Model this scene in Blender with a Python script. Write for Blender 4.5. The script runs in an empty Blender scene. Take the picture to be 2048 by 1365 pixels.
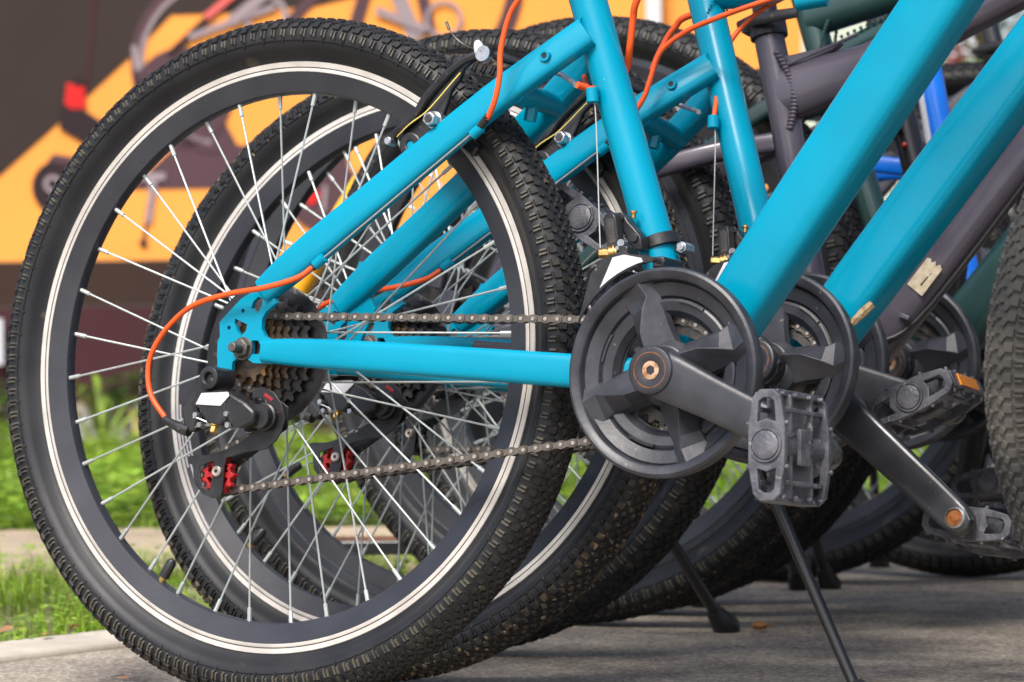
import bpy, math, random
import numpy as np
from mathutils import Vector, Matrix, Euler
from mathutils.geometry import tessellate_polygon
R = math.radians
rnd = random.Random(7)
C = bpy.context.scene
COL = C.collection

# ---------------------------------------------------------------- camera
cam_d = bpy.data.cameras.new('camera'); cam = bpy.data.objects.new('camera', cam_d); COL.objects.link(cam)
C.camera = cam
CR = Vector((0.864928, 0.501751, -0.012086)); CF = Vector((-0.501791, 0.864989, -0.000346)); CU = Vector((0.010281, 0.006364, 0.999927))
CP = Vector((1.787, -2.608, 0.345))
cam.matrix_world = Matrix(((CR.x, CU.x, -CF.x, CP.x), (CR.y, CU.y, -CF.y, CP.y), (CR.z, CU.z, -CF.z, CP.z), (0, 0, 0, 1)))
cam_d.sensor_width = 36; cam_d.lens = 115.7; cam_d.clip_start = 0.05; cam_d.clip_end = 400
cam_d.dof.use_dof = True; cam_d.dof.focus_distance = 3.02; cam_d.dof.aperture_fstop = 11
# ---------------------------------------------------------------- sky, sun, exposure
w = bpy.data.worlds.new('World'); C.world = w; w.use_nodes = True
nt = w.node_tree; bg = nt.nodes['Background']; sky = nt.nodes.new('ShaderNodeTexSky'); sky.sky_type = 'NISHITA'
sky.sun_disc = False; sky.sun_elevation = R(52); sky.sun_rotation = R(172); sky.dust_density = 4.0; sky.air_density = 0.9; sky.ozone_density = 0.6
nt.links.new(sky.outputs[0], bg.inputs[0]); bg.inputs[1].default_value = 0.118
sd = bpy.data.lights.new('sun', 'SUN'); sun = bpy.data.objects.new('sun', sd); COL.objects.link(sun)
sd.energy = 2.1; sd.angle = R(20); sd.color = (1, .975, .94)
el, az = R(52), R(172)
sdir = Vector((math.sin(az) * math.cos(el), math.cos(az) * math.cos(el), math.sin(el)))
sun.rotation_euler = sdir.to_track_quat('Z', 'Y').to_euler()
C.view_settings.view_transform = 'Standard'; C.view_settings.look = 'None'; C.view_settings.gamma = 1
C.view_settings.exposure = 0.9; C.view_settings.use_curve_mapping = False
C.cycles.use_denoising = True
C.cycles.max_bounces = 8

# ---------------------------------------------------------------- materials
def mat(name, col, rough=.5, metal=0., col2=None, scale=40., contrast=(.4, .65), bump=0., bscale=200., coat=0., spots=None, spscale=30., spthr=.62, spec=.5, alpha=None):
    m = bpy.data.materials.new(name); m.use_nodes = True; n = m.node_tree; b = n.nodes['Principled BSDF']
    b.inputs['Roughness'].default_value = rough; b.inputs['Metallic'].default_value = metal
    b.inputs['Specular IOR Level'].default_value = spec
    b.inputs['Coat Weight'].default_value = coat; b.inputs['Coat Roughness'].default_value = .12
    tc = n.nodes.new('ShaderNodeTexCoord')
    def noise(s, d=4):
        t = n.nodes.new('ShaderNodeTexNoise'); t.inputs['Scale'].default_value = s; t.inputs['Detail'].default_value = d
        n.links.new(tc.outputs['Object'], t.inputs['Vector']); return t
    def ramp(src, a, c):
        r = n.nodes.new('ShaderNodeMapRange'); r.inputs[1].default_value = a; r.inputs[2].default_value = c; n.links.new(src, r.inputs[0]); return r.outputs[0]
    def mix(f, a, c):
        x = n.nodes.new('ShaderNodeMix'); x.data_type = 'RGBA'; n.links.new(f, x.inputs[0])
        if isinstance(a, tuple): x.inputs[6].default_value = (*a, 1)
        else: n.links.new(a, x.inputs[6])
        x.inputs[7].default_value = (*c, 1); return x.outputs[2]
    cur = None
    if col2:
        cur = mix(ramp(noise(scale).outputs[0], *contrast), col, col2)
        rr = n.nodes.new('ShaderNodeMapRange'); rr.inputs[3].default_value = max(0, rough - .08); rr.inputs[4].default_value = min(1, rough + .12)
        n.links.new(noise(scale * 1.7).outputs[0], rr.inputs[0]); n.links.new(rr.outputs[0], b.inputs['Roughness'])
    if spots:
        cur = mix(ramp(noise(spscale, 6).outputs[0], spthr, spthr + .05), cur if cur else col, spots)
    if cur: n.links.new(cur, b.inputs['Base Color'])
    else: b.inputs['Base Color'].default_value = (*col, 1)
    if bump:
        bp = n.nodes.new('ShaderNodeBump'); bp.inputs['Strength'].default_value = bump; bp.inputs['Distance'].default_value = .002
        n.links.new(noise(bscale, 6).outputs[0], bp.inputs['Height']); n.links.new(bp.outputs[0], b.inputs['Normal'])
    return m
M = {}
M['cyan'] = mat('cyan_paint', (.0, .262, .405), .20, col2=(.0, .230, .355), scale=9, bump=.03, bscale=90, coat=.08, spec=.20, spots=(.10, .38, .50), spscale=200, spthr=.745)
M['anthracite'] = mat('anthracite_paint', (.060, .052, .072), .30, .2, col2=(.085, .074, .095), scale=14, coat=.3, bump=.05, bscale=60)
M['green'] = mat('dark_green_paint', (.012, .045, .045), .38, .2, col2=(.018, .055, .05), scale=12, coat=.3, spots=(.25, .16, .05), spscale=14, spthr=.72)
M['black'] = mat('black_paint', (.010, .010, .012), .34, col2=(.016, .016, .018), scale=20, coat=.4)
M['blue'] = mat('blue_paint', (.002, .19, .85), .3, col2=(.002, .15, .72), scale=10, coat=.4)
M['grey_frame'] = mat('grey_paint', (.07, .072, .085), .4, .3, col2=(.09, .09, .10), scale=10)
M['orange_cable'] = mat('orange_cable_housing', (.80, .095, .008), .42, col2=(.70, .08, .008), scale=60)
M['black_cable'] = mat('black_cable_housing', (.02, .02, .022), .45)
M['plastic'] = mat('grey_black_plastic', (.022, .024, .031), .38, col2=(.046, .049, .060), scale=35, contrast=(.42, .7), bump=.12, bscale=160, spots=(.2, .19, .17), spscale=170, spthr=.70)
M['pedal_plastic'] = mat('worn_pedal_plastic', (.055, .057, .070), .40, col2=(.12, .122, .14), scale=45, contrast=(.4, .62), bump=.5, bscale=240, spots=(.3, .29, .27), spscale=120, spthr=.66)
M['black_plastic'] = mat('black_plastic', (.011, .011, .013), .36, col2=(.022, .022, .024), scale=50, bump=.15, bscale=200, spots=(.12, .10, .08), spscale=150, spthr=.68)
M['crank'] = mat('dark_crank_paint', (.017, .018, .023), .30, .0, col2=(.034, .035, .042), scale=30, bump=.08, bscale=120, spots=(.3, .29, .27), spscale=260, spthr=.73, coat=.2)
M['rubber'] = mat('tyre_rubber', (.014, .015, .018), .42, col2=(.024, .025, .027), scale=16, contrast=(.4, .7), bump=.08, bscale=120, spots=(.052, .046, .035), spscale=26, spthr=.66, spec=.28)
M['tread'] = mat('tread_rubber', (.013, .013, .014), .52, col2=(.034, .031, .027), scale=60, contrast=(.45, .75), bump=.2, bscale=300, spots=(.06, .052, .036), spscale=90, spthr=.64, spec=.3)
M['rib'] = mat('dusty_lug_side', (.034, .033, .030), .5, col2=(.085, .078, .060), scale=40, contrast=(.4, .6), bump=.2, bscale=300)
M['wire'] = mat('inner_wire', (.30, .31, .31), .6, .3)
M['tyre_dust'] = mat('dusty_tyre', (.042, .042, .042), .6, col2=(.095, .09, .08), scale=14, contrast=(.4, .7), bump=.15, bscale=200, spec=.2)
M['tread_mud'] = mat('muddy_tread_rubber', (.018, .017, .016), .7, col2=(.10, .075, .045), scale=75, contrast=(.50, .64), bump=.5, bscale=260, spots=(.24, .18, .11), spscale=170, spthr=.60)
M['rim'] = mat('black_anodised_rim', (.026, .028, .036), .28, .1, col2=(.040, .043, .052), scale=12, bump=.03, bscale=80, spots=(.3, .3, .32), spscale=330, spthr=.745)
M['track'] = mat('machined_brake_track', (.68, .64, .58), .42, .5, col2=(.55, .51, .46), scale=30, bump=.12, bscale=420)
M['groove'] = mat('track_groove', (.06, .06, .06), .6)
M['spoke'] = mat('galvanised_spoke', (.50, .545, .53), .5, .55, col2=(.42, .46, .45), scale=60)
M['steel'] = mat('zinc_steel', (.50, .52, .54), .32, .9, col2=(.36, .37, .38), scale=90, spots=(.22, .13, .07), spscale=120, spthr=.7)
M['dark_steel'] = mat('dark_steel', (.10, .095, .09), .42, .7, col2=(.17, .15, .13), scale=80, bump=.2, bscale=300)
M['chain'] = mat('greasy_chain_plate', (.10, .084, .070), .40, .7, col2=(.17, .15, .13), scale=120, spots=(.26, .10, .03), spscale=45, spthr=.66, bump=.15, bscale=500)
M['rivet'] = mat('chain_rivet', (.55, .50, .44), .36, .8, col2=(.35, .28, .22), scale=150)
M['cog'] = mat('rusty_sprocket', (.17, .115, .07), .42, .7, col2=(.09, .07, .055), scale=50, spots=(.32, .16, .05), spscale=60, spthr=.60, bump=.2, bscale=300)
M['dark_cog'] = mat('dark_sprocket', (.06, .058, .06), .45, .6, col2=(.10, .09, .08), scale=60, bump=.2, bscale=300)
M['brass'] = mat('yellowed_brass', (.55, .40, .14), .36, .85, col2=(.45, .22, .07), scale=120)
M['rust'] = mat('rusty_socket', (.36, .13, .035), .75, .3, col2=(.20, .07, .02), scale=160, bump=.6, bscale=400)
M['copper'] = mat('worn_bolt_face', (.75, .5, .32), .4, .8, col2=(.4, .2, .1), scale=130)
M['red'] = mat('red_pulley_plastic', (.40, .010, .012), .5, col2=(.22, .008, .010), scale=70, spots=(.05, .02, .02), spscale=120, spthr=.66)
M['sticker'] = mat('white_film_sticker', (.60, .58, .62), .35, col2=(.52, .51, .56), scale=30)
M['white'] = mat('white_plastic', (.58, .59, .62), .4)
M['yellow'] = mat('yellow_paint', (.85, .42, .012), .4, col2=(.8, .36, .01), scale=8)
M['amber'] = mat('amber_reflector', (.85, .28, .01), .2, coat=.6, bump=.6, bscale=500)
M['redpaint'] = mat('red_enamel', (.55, .01, .01), .35)
M['paper'] = mat('dirty_paper_tag', (.50, .44, .33), .85, col2=(.40, .33, .22), scale=160, spots=(.45, .2, .04), spscale=80, spthr=.66)
M['film'] = mat('dark_stay_protector', (.07, .065, .085), .3, coat=.3)
M['straw'] = mat('dry_bark', (.42, .32, .19), .9, col2=(.25, .16, .08), scale=200, bump=.8, bscale=400)
M['yellow_wire'] = mat('yellow_spring_wire', (.75, .60, .16), .4)

# ---------------------------------------------------------------- mesh building
class MB:
    def __init__(s): s.v = []; s.f = []; s.m = []
    def add(s, vs, fs, mi=0):
        o = len(s.v); s.v += [tuple(p) for p in vs]; s.f += [tuple(i + o for i in f) for f in fs]; s.m += [mi] * len(fs)
    def box(s, c, d, rot=None, mi=0, taper=1.):
        x, y, z = d[0] / 2, d[1] / 2, d[2] / 2
        vs = [Vector((sx * x * (taper if sz > 0 else 1), sy * y * (taper if sz > 0 else 1), sz * z)) for sz in (-1, 1) for sy in (-1, 1) for sx in (-1, 1)]
        if rot is not None: vs = [rot @ v for v in vs]
        s.add([v + Vector(c) for v in vs], [(0, 2, 3, 1), (4, 5, 7, 6), (0, 1, 5, 4), (2, 6, 7, 3), (0, 4, 6, 2), (1, 3, 7, 5)], mi)
    def tube(s, path, r, seg=12, side=(0, 1, 0), ex=2., mi=0, cap=True, ry=None, rmf=False):
        """sweep; r = half height list or number, ry = half width across (along side)"""
        P = [Vector(p) for p in path]; n = len(P)
        r = r if isinstance(r, (list, tuple)) else [r] * n
        ry = r if ry is None else (ry if isinstance(ry, (list, tuple)) else [ry] * n)
        side = Vector(side); vs = []
        for i in range(n):
            T = (P[min(i + 1, n - 1)] - P[max(i - 1, 0)]).normalized()
            S = side - T * side.dot(T)
            if S.length < .1: S = Vector((1, 0, 0)) - T * T.x
            if rmf and i: S = pS - T * T.dot(pS)
            S.normalize(); pS = S; N = T.cross(S)
            for k in range(seg):
                a = 2 * math.pi * k / seg; c, q = math.cos(a), math.sin(a)
                cc = math.copysign(abs(c) ** (2 / ex), c); qq = math.copysign(abs(q) ** (2 / ex), q)
                vs.append(P[i] + S * cc * ry[i] + N * qq * r[i])
        fs = [(i * seg + k, i * seg + (k + 1) % seg, (i + 1) * seg + (k + 1) % seg, (i + 1) * seg + k) for i in range(n - 1) for k in range(seg)]
        if cap: fs += [tuple(range(seg))[::-1], tuple((n - 1) * seg + k for k in range(seg))]
        s.add(vs, fs, mi)
    def lathe(s, prof, seg=48, c=(0, 0, 0), mi=0, closed=True, a0=0., a1=2 * math.pi, mats=None):
        """profile of (r, y) around the local y axis"""
        full = abs(a1 - a0 - 2 * math.pi) < 1e-6; n = len(prof); rows = seg if full else seg + 1; vs = []
        for i in range(rows):
            a = a0 + (a1 - a0) * i / seg
            for r, y in prof: vs.append((c[0] + r * math.cos(a), c[1] + y, c[2] + r * math.sin(a)))
        for i in range(seg):
            j = (i + 1) % rows
            for k in range(n if closed else n - 1):
                q = (k + 1) % n
                s.add([], []); s.f.append((0,)); s.f.pop()
                s_f = (i * n + k, j * n + k, j * n + q, i * n + q)
                s._tmp = getattr(s, '_tmp', []); s._tmp.append((s_f, mats[k] if mats else mi))
        o = len(s.v); s.v += vs
        for f, m_ in s._tmp: s.f.append(tuple(x + o for x in f)); s.m.append(m_)
        s._tmp = []
    def plate(s, out, y0, y1, holes=(), mi=0, axis='y'):
        """flat plate in the xz plane from y0 to y1 with holes"""
        loops = [[Vector((p[0], p[1], 0)) for p in l] for l in [out, *holes]]
        tris = tessellate_polygon(loops); flat = [p for l in loops for p in l]; n = len(flat)
        vs = [(p.x, y0, p.y) for p in flat] + [(p.x, y1, p.y) for p in flat]
        fs = [tuple(t) for t in tris] + [tuple(i + n for i in t)[::-1] for t in tris]
        o = 0
        for l in loops:
            k = len(l); fs += [(o + i, o + (i + 1) % k, n + o + (i + 1) % k, n + o + i) for i in range(k)]; o += k
        s.add(vs, fs, mi)
    def cyl(s, a, b, r, seg=16, mi=0, r2=None):
        s.tube([a, b], [r, r2 if r2 is not None else r], seg, side=(0.13, .3, 1) if abs((Vector(b) - Vector(a)).normalized().z) < .9 else (0, 1, 0), mi=mi)
    def ball(s, c, r, seg=10, mi=0, sc=(1, 1, 1)):
        vs = []; fs = []; h = seg // 2
        for i in range(h + 1):
            t = math.pi * i / h
            for k in range(seg):
                a = 2 * math.pi * k / seg
                vs.append((c[0] + r * sc[0] * math.sin(t) * math.cos(a), c[1] + r * sc[1] * math.sin(t) * math.sin(a), c[2] + r * sc[2] * math.cos(t)))
        for i in range(h):
            for k in range(seg): fs.append((i * seg + k, i * seg + (k + 1) % seg, (i + 1) * seg + (k + 1) % seg, (i + 1) * seg + k))
        s.add(vs, fs, mi)
    def mesh(s, name, mats, ang=38, flat=False):
        me = bpy.data.meshes.new(name); me.from_pydata(s.v, [], s.f); 
        for m_ in mats: me.materials.append(M[m_] if isinstance(m_, str) else m_)
        me.polygons.foreach_set('material_index', s.m)
        me.validate(); 
        import bmesh
        b = bmesh.new(); b.from_mesh(me); bmesh.ops.recalc_face_normals(b, faces=b.faces); b.to_mesh(me); b.free()
        if not flat:
            me.polygons.foreach_set('use_smooth', [True] * len(me.polygons)); me.set_sharp_from_angle(angle=R(ang))
        return me
def link(name, me, parent=None, bevel=0., mx=None):
    o = bpy.data.objects.new(name, me); COL.objects.link(o); o.parent = parent
    if mx is not None: o.matrix_local = mx
    if bevel:
        m_ = o.modifiers.new('bevel', 'BEVEL'); m_.width = bevel; m_.segments = 2; m_.limit_method = 'ANGLE'; m_.angle_limit = R(40); m_.harden_normals = False
    return o
def obj(name, mb, mats, parent=None, bevel=0., mx=None, ang=38, flat=False):
    return link(name, mb.mesh(name, mats if isinstance(mats, (list, tuple)) else [mats], ang, flat), parent, bevel, mx)
def cr(pts, n=6):
    """catmull-rom through 3d points"""
    P = [Vector(p) for p in pts]; P = [P[0] * 2 - P[1]] + P + [P[-1] * 2 - P[-2]]; out = []
    for i in range(1, len(P) - 2):
        for k in range(n):
            t = k / n; a, b, c, d = P[i - 1:i + 3]
            out.append(.5 * ((2 * b) + (c - a) * t + (2 * a - 5 * b + 4 * c - d) * t * t + (3 * b - a - 3 * c + d) * t ** 3))
    out.append(P[-2]); return out
def ysub(l, y): return [(p[0], y, p[1]) for p in l]
def tag(o, label, cat, group=None, kind=None):
    if label: o['label'] = label
    if cat: o['category'] = cat
    if group: o['group'] = group
    if kind: o['kind'] = kind
    return o
def T(x, y, z): return Matrix.Translation((x, y, z))
def RY(a): return Matrix.Rotation(-a, 4, 'Y')      # positive a turns +x towards +z

# ---------------------------------------------------------------- wheels
def tyre_mesh(Ro, w=.0255, bead=.2865, mats=('rubber',)):
    """carcass: Ro outer radius without knobs"""
    rc = (Ro + bead) / 2 + .001; a = (Ro - bead) / 2 - .001; prof = []
    for k in range(21):
        t = -math.pi * .90 + 2 * math.pi * .90 * k / 20      # from bead side to bead side
        prof.append((rc + math.cos(t) * a, math.sin(t) * w))
    prof = [(bead - .004, -.0105), (bead + .0005, -.0118)] + prof[1:-1] + [(bead + .0005, .0118), (bead - .004, .0105)]
    m_ = MB(); m_.lathe(prof, 144, closed=False)
    # moulding ridge on the sidewall
    for sgn in (-1, 1):
        m_.lathe([(rc - .004, sgn * (w - .0002)), (rc - .0035, sgn * (w + .0006)), (rc - .0028, sgn * (w - .0002))], 144, closed=False)
    return m_.mesh('tyre', list(mats))
def tread_mesh(Ro, w, bead, N, mats, big=1.):
    rc = (Ro + bead) / 2 + .001; a = (Ro - bead) / 2 - .001; m_ = MB(); rr = random.Random(3)
    def knob(th, ph, dl, dw, h, tap=.8, lift=0., tilt=0.):
        # th around wheel, ph across the section; dl along, dw across
        er = Vector((math.cos(th), 0, math.sin(th))); et = Vector((-math.sin(th), 0, math.cos(th))); ey = Vector((0, 1, 0))
        p = er * (rc + math.cos(ph) * a) + ey * (math.sin(ph) * w)
        n = (er * math.cos(ph) * w + ey * math.sin(ph) * a).normalized(); s_ = n.cross(et)
        if tilt: et, s_ = et * math.cos(tilt) + s_ * math.sin(tilt), s_ * math.cos(tilt) - et * math.sin(tilt)
        rot = Matrix((et, s_, n)).transposed()
        hh = h * rr.uniform(.75, 1.12) + .0012
        vs = []
        for sz in (0, 1):
            q = tap if sz else 1
            for sy in (-1, 1):
                for sx in (-1, 1): vs.append(p + rot @ Vector((sx * dl / 2 * q, sy * dw / 2 * q, -.0012 + hh * sz)))
        m_.add(vs, [(4, 5, 7, 6), (0, 1, 5, 4), (2, 6, 7, 3), (0, 4, 6, 2), (1, 3, 7, 5)])
    st = 2 * math.pi / N; r0 = Ro
    P = st * r0
    for i in range(N):
        th = i * st; j_ = rr.uniform(-.06, .06) * st
        for sg in (-1, 1):
            knob(th, sg * .98, P * .60, .0080 * big, .0021, .85)
            knob(th - st * .17, sg * 1.42, P * .20, .0100 * big, .0022, .7); m_.m[-5:] = [1] * 5
            knob(th + st * .15, sg * 1.38, P * .20, .0085 * big, .0020, .7); m_.m[-5:] = [1] * 5
            if i % 2 == 0: knob(th, sg * 1.74, P * .16, .0050, .0009, .8)
            knob(th + st * .5 + j_, sg * .70, P * .50, .0055 * big, .0018, .8, tilt=sg * .6)
            knob(th + st * .08, sg * .46, P * .50, .0050 * big, .0019, .8, tilt=-sg * .4)
            knob(th + st * .55 - j_, sg * .22, P * .46, .0050 * big, .0020, .8, tilt=sg * .35)
        knob(th + st * .05, 0, P * .40, .0042 * big, .0020, .8)
    return m_.mesh('tread', list(mats), 20, flat=True)
def rim_mesh(ro, ri, w, silver):
    m_ = MB()
    mats = ['rim', 'track', 'groove']
    if silver:
        t0 = ro - .0098
        half = [(ri, .0045), (ri + .0012, .0068), (t0 - .0006, w), (t0, w + .0002), (t0 + .0034, w - .0003), (t0 + .0036, w - .0009), (t0 + .0043, w - .0009), (t0 + .0045, w - .0002), (ro - .0006, w + .0003), (ro, w - .0004), (ro - .004, w - .002)]
        hm = [0, 0, 0, 1, 2, 2, 2, 1, 1, 1]
    else:
        half = [(ri, .0045), (ri + .0012, .0072), (ro - .010, w), (ro - .0094, w - .0006), (ro - .0086, w), (ro - .0004, w), (ro, w - .0006), (ro - .004, w - .002)]
        hm = [0] * 7
    prof = [(r, -y) for r, y in half][::-1] + half
    m_.lathe(prof, 160, mats=hm[::-1] + [0] + hm + [0])
    return m_.mesh('rim', mats, 30)
def spoke_meshes(ri, rf):
    out = []
    for sgn, yf in ((-1, -.020), (1, .036)):
        # spoke from flange point to rim for theta = 0, crossing angle c
        out.append(yf)
    return out
def make_spoke(L):
    m_ = MB(); m_.tube([(0, 0, 0), (0, 0, L - .012)], .00105, 6, side=(1, 0, 0))
    m_.tube([(0, 0, L - .013), (0, 0, L - .0125), (0, 0, L - .003), (0, 0, L)], [.0014, .0021, .0021, .0024], 8, side=(1, 0, 0))
    m_.ball((0, 0, 0), .0022, 6)
    return m_.mesh('spoke', ['spoke'])
SP = {}
def spokes(wheel, ri, rot, flL=.036, flR=-.020, rf=.024, joined=False, n=36):
    mb = MB()
    for i in range(n):
        th = rot + 2 * math.pi * i / n; right = i % 2 == 0; y = flR if right else flL
        lead = 1 if (i // 2) % 2 == 0 else -1
        a = th + lead * R(62)
        y += .0022 * (1 if lead > 0 else -1)
        A = Vector((rf * math.cos(a), y, rf * math.sin(a))); B = Vector(((ri + .0005) * math.cos(th), (-.0025 if right else .0025), (ri + .0005) * math.sin(th)))
        L = (B - A).length; key = round(L, 3)
        if key not in SP: SP[key] = make_spoke(L)
        q = (B - A).to_track_quat('Z', 'Y')
        if joined: mb.tube([A, B - (B - A).normalized() * .012], .00105, 5); mb.tube([B - (B - A).normalized() * .012, B], .0021, 6)
        else: link('spoke', SP[key], wheel, mx=Matrix.LocRotScale(A, q, None))
    if joined:
        o = obj('spokes', mb, 'spoke', wheel); o['kind'] = 'stuff'
def cog_outline(r, n, depth=.0045):
    l = []
    for i in range(n):
        for d, rr in ((-.28, r - depth), (-.10, r + .0005), (.10, r + .0005), (.28, r - depth)):
            a = 2 * math.pi * (i + d) / n; l.append((rr * math.cos(a), rr * math.sin(a)))
    return l
def circ(r, n=24, c=(0, 0)): return [(c[0] + r * math.cos(2 * math.pi * k / n), c[1] + r * math.sin(2 * math.pi * k / n)) for k in range(n)]
WM = {}
def wheel(bike, name, x, R_out, kind, rot, silver=True, mud=False, rear=True, joined=False, valve=None, N=168, z=None):
    """R_out: radius over the knobs"""
    z = R_out + .0015 if z is None else z
    off = R_out - .3315
    key = (round(R_out, 4), silver, mud)
    if key not in WM:
        ro = .2865 + off * .9; ri = ro - (.030 if silver else .030); w = .0255 if off < .01 else .028
        WM[key] = (tyre_mesh(R_out - .0021, w, ro, ('rubber',)), tread_mesh(R_out - .0021, w, ro, N if off < .01 else 136, ('tread_mud' if mud else 'tread', 'tread' if mud else 'rib'), 1. if off < .01 else 1.25), rim_mesh(ro, ri, .0125, silver), ro, ri)
    ty, tr, rm, ro, ri = WM[key]
    m_ = MB()
    m_.lathe([(.006, -.052 if rear else -.045), (.012, -.050 if rear else -.045), (.014, -.03), (.026, -.024), (.0265, -.020), (.016, -.015), (.011, .0), (.014, .030), (.0262, .033), (.0265, .037), (.015, .042), (.013, .052), (.006, .054)], 24)
    wh = obj(name, m_, 'dark_steel', bike, mx=T(x, 0, z))
    link('tyre', ty, wh); t = link('tread', tr, wh); t['kind'] = 'stuff'; link('rim', rm, wh)
    spokes(wh, ri, rot, joined=joined)
    va = valve if valve is not None else R(220)
    m_ = MB(); e = Vector((math.cos(va), 0, math.sin(va)))
    m_.tube([e * ri, e * (ri - .004)], .004, 10, mi=1); m_.tube([e * (ri - .004), e * (ri - .0045), e * (ri - .021), e * (ri - .024)], [.004, .0052, .0050, .0030], 14, mi=0)
    obj('valve_cap', m_, ['black_plastic', 'brass'], wh)
    return wh
def cassette(wh, rusty=True):
    m_ = MB(); m_.lathe([(.020, -.0265), (.062, -.0300), (.0685, -.0295), (.070, -.0285), (.062, -.0285), (.020, -.025)], 64)
    obj('spoke_protector', m_, 'black_plastic', wh)
    for i, (r, n) in enumerate(((.0575, 28), (.0495, 24), (.0425, 21), (.0370, 18), (.0325, 16), (.0290, 14))):
        m_ = MB(); y = -.0335 - i * .0045
        m_.plate(cog_outline(r, n), y, y - .0019, [circ(r * .55 if i else .030, 20)])
        obj('sprocket', m_, 'cog' if i > 1 else 'dark_cog', wh)
    m_ = MB(); m_.lathe([(.006, -.058), (.016, -.0585), (.0185, -.057), (.0185, -.030), (.006, -.030)], 24)
    obj('freewheel_body', m_, 'dark_steel', wh)

# ---------------------------------------------------------------- chain
def fig8(h, r, waist):
    l = []
    for k in range(9):
        a = math.pi / 2 + math.pi * k / 8 if True else 0
        l.append((-h + r * math.cos(a), r * math.sin(a)))
    l.append((0, -waist))
    for k in range(9):
        a = -math.pi / 2 + math.pi * k / 8; l.append((h + r * math.cos(a), r * math.sin(a)))
    l.append((0, waist)); return l
def link_mesh(outer):
    m_ = MB(); h = .00635
    o8 = fig8(h, .0041, .0026)
    ys = (.0032, .0042) if outer else (.0021, .0031)
    for s_ in (-1, 1):
        m_.plate(o8, s_ * ys[0], s_ * ys[1])
        if outer:
            for x in (-h, h):
                m_.cyl((x, s_ * ys[1], 0), (x, s_ * (ys[1] + .0008), 0), .0019, 8, 1)
    if not outer:
        for x in (-h, h): m_.cyl((x, -.0021, 0), (x, .0021, 0), .0038, 8, 0)
    return m_.mesh('chain_link', ['chain', 'rivet'], 40)
LK = [link_mesh(True), link_mesh(False)]
def chain(bike, BB, ax, zr, joined=False, cut=None, rg=.0485):
    bx, bz = BB; az = ax[1]; ax0 = ax[0]
    pts = []
    pts += [(ax0 + .01, -.046, az + .0346)]
    pts += [(bx + rg * math.cos(a), -.044 - (rg - .0485) * .35, bz + rg * math.sin(a)) for a in [R(95 - 14 * k) for k in range(14)]]
    dz = az - .333
    pts += [(-.012, -.052, .2015 + dz), (-.027, -.057, .1965 + dz), (-.040, -.059, .2035 + dz), (-.0445, -.06, .2145 + dz), (-.036, -.06, .2300 + dz), (-.015, -.058, .2430 + dz), (.0145, -.056, .2550 + dz), (.0270, -.054, .2700 + dz), (.020, -.05, .2900 + dz)]
    pts += [(ax0 + .0346 * math.cos(a), -.046, az + .0346 * math.sin(a)) for a in [R(-95 - 20 * k) for k in range(0, 9)]]
    pts.append(pts[0])
    # resample (straight segments between arc samples, gentle sag ignored)
    P = [Vector(p) for p in pts]; cum = [0]
    for a, b in zip(P, P[1:]): cum.append(cum[-1] + (b - a).length)
    n = int(round(cum[-1] / .0127)); n -= n % 2; step = cum[-1] / n
    def at(s_):
        s_ = s_ % cum[-1]
        for i in range(len(cum) - 1):
            if cum[i + 1] >= s_: return P[i].lerp(P[i + 1], (s_ - cum[i]) / max(1e-9, cum[i + 1] - cum[i]))
    m_ = MB(); m_.box((bx, -.044, bz), (.002, .002, .002))
    ch = obj('drive_chain', chainrings_small(BB), ['dark_cog'], bike)
    if joined:
        mb = MB()
        for i in range(n):
            a, b = at(i * step), at((i + 1) * step); d = (b - a).normalized(); me = LK[i % 2]
            rot = Matrix((d, Vector((0, 1, 0)) - d * d.y, d.cross(Vector((0, 1, 0))))).transposed()
            c = (a + b) / 2
            mb.add([c + rot @ v.co for v in me.vertices], [tuple(p.vertices) for p in me.polygons])
        o = obj('chain_links', mb, 'chain', ch); o['kind'] = 'stuff'
    else:
        for i in range(n):
            a, b = at(i * step), at((i + 1) * step); d = (b - a).normalized(); s_ = (Vector((0, 1, 0)) - d * d.y).normalized()
            link('chain_link', LK[i % 2], ch, mx=Matrix.LocRotScale((a + b) / 2, Matrix((d, s_, d.cross(s_))).transposed().to_quaternion(), None))
    return ch
def chainrings_small(BB):
    m_ = MB(); m_.plate([(p[0] + BB[0], p[1] + BB[1]) for p in cog_outline(.0485, 24)], -.043, -.045, [circ(.036, 24, BB)])
    return m_
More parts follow.
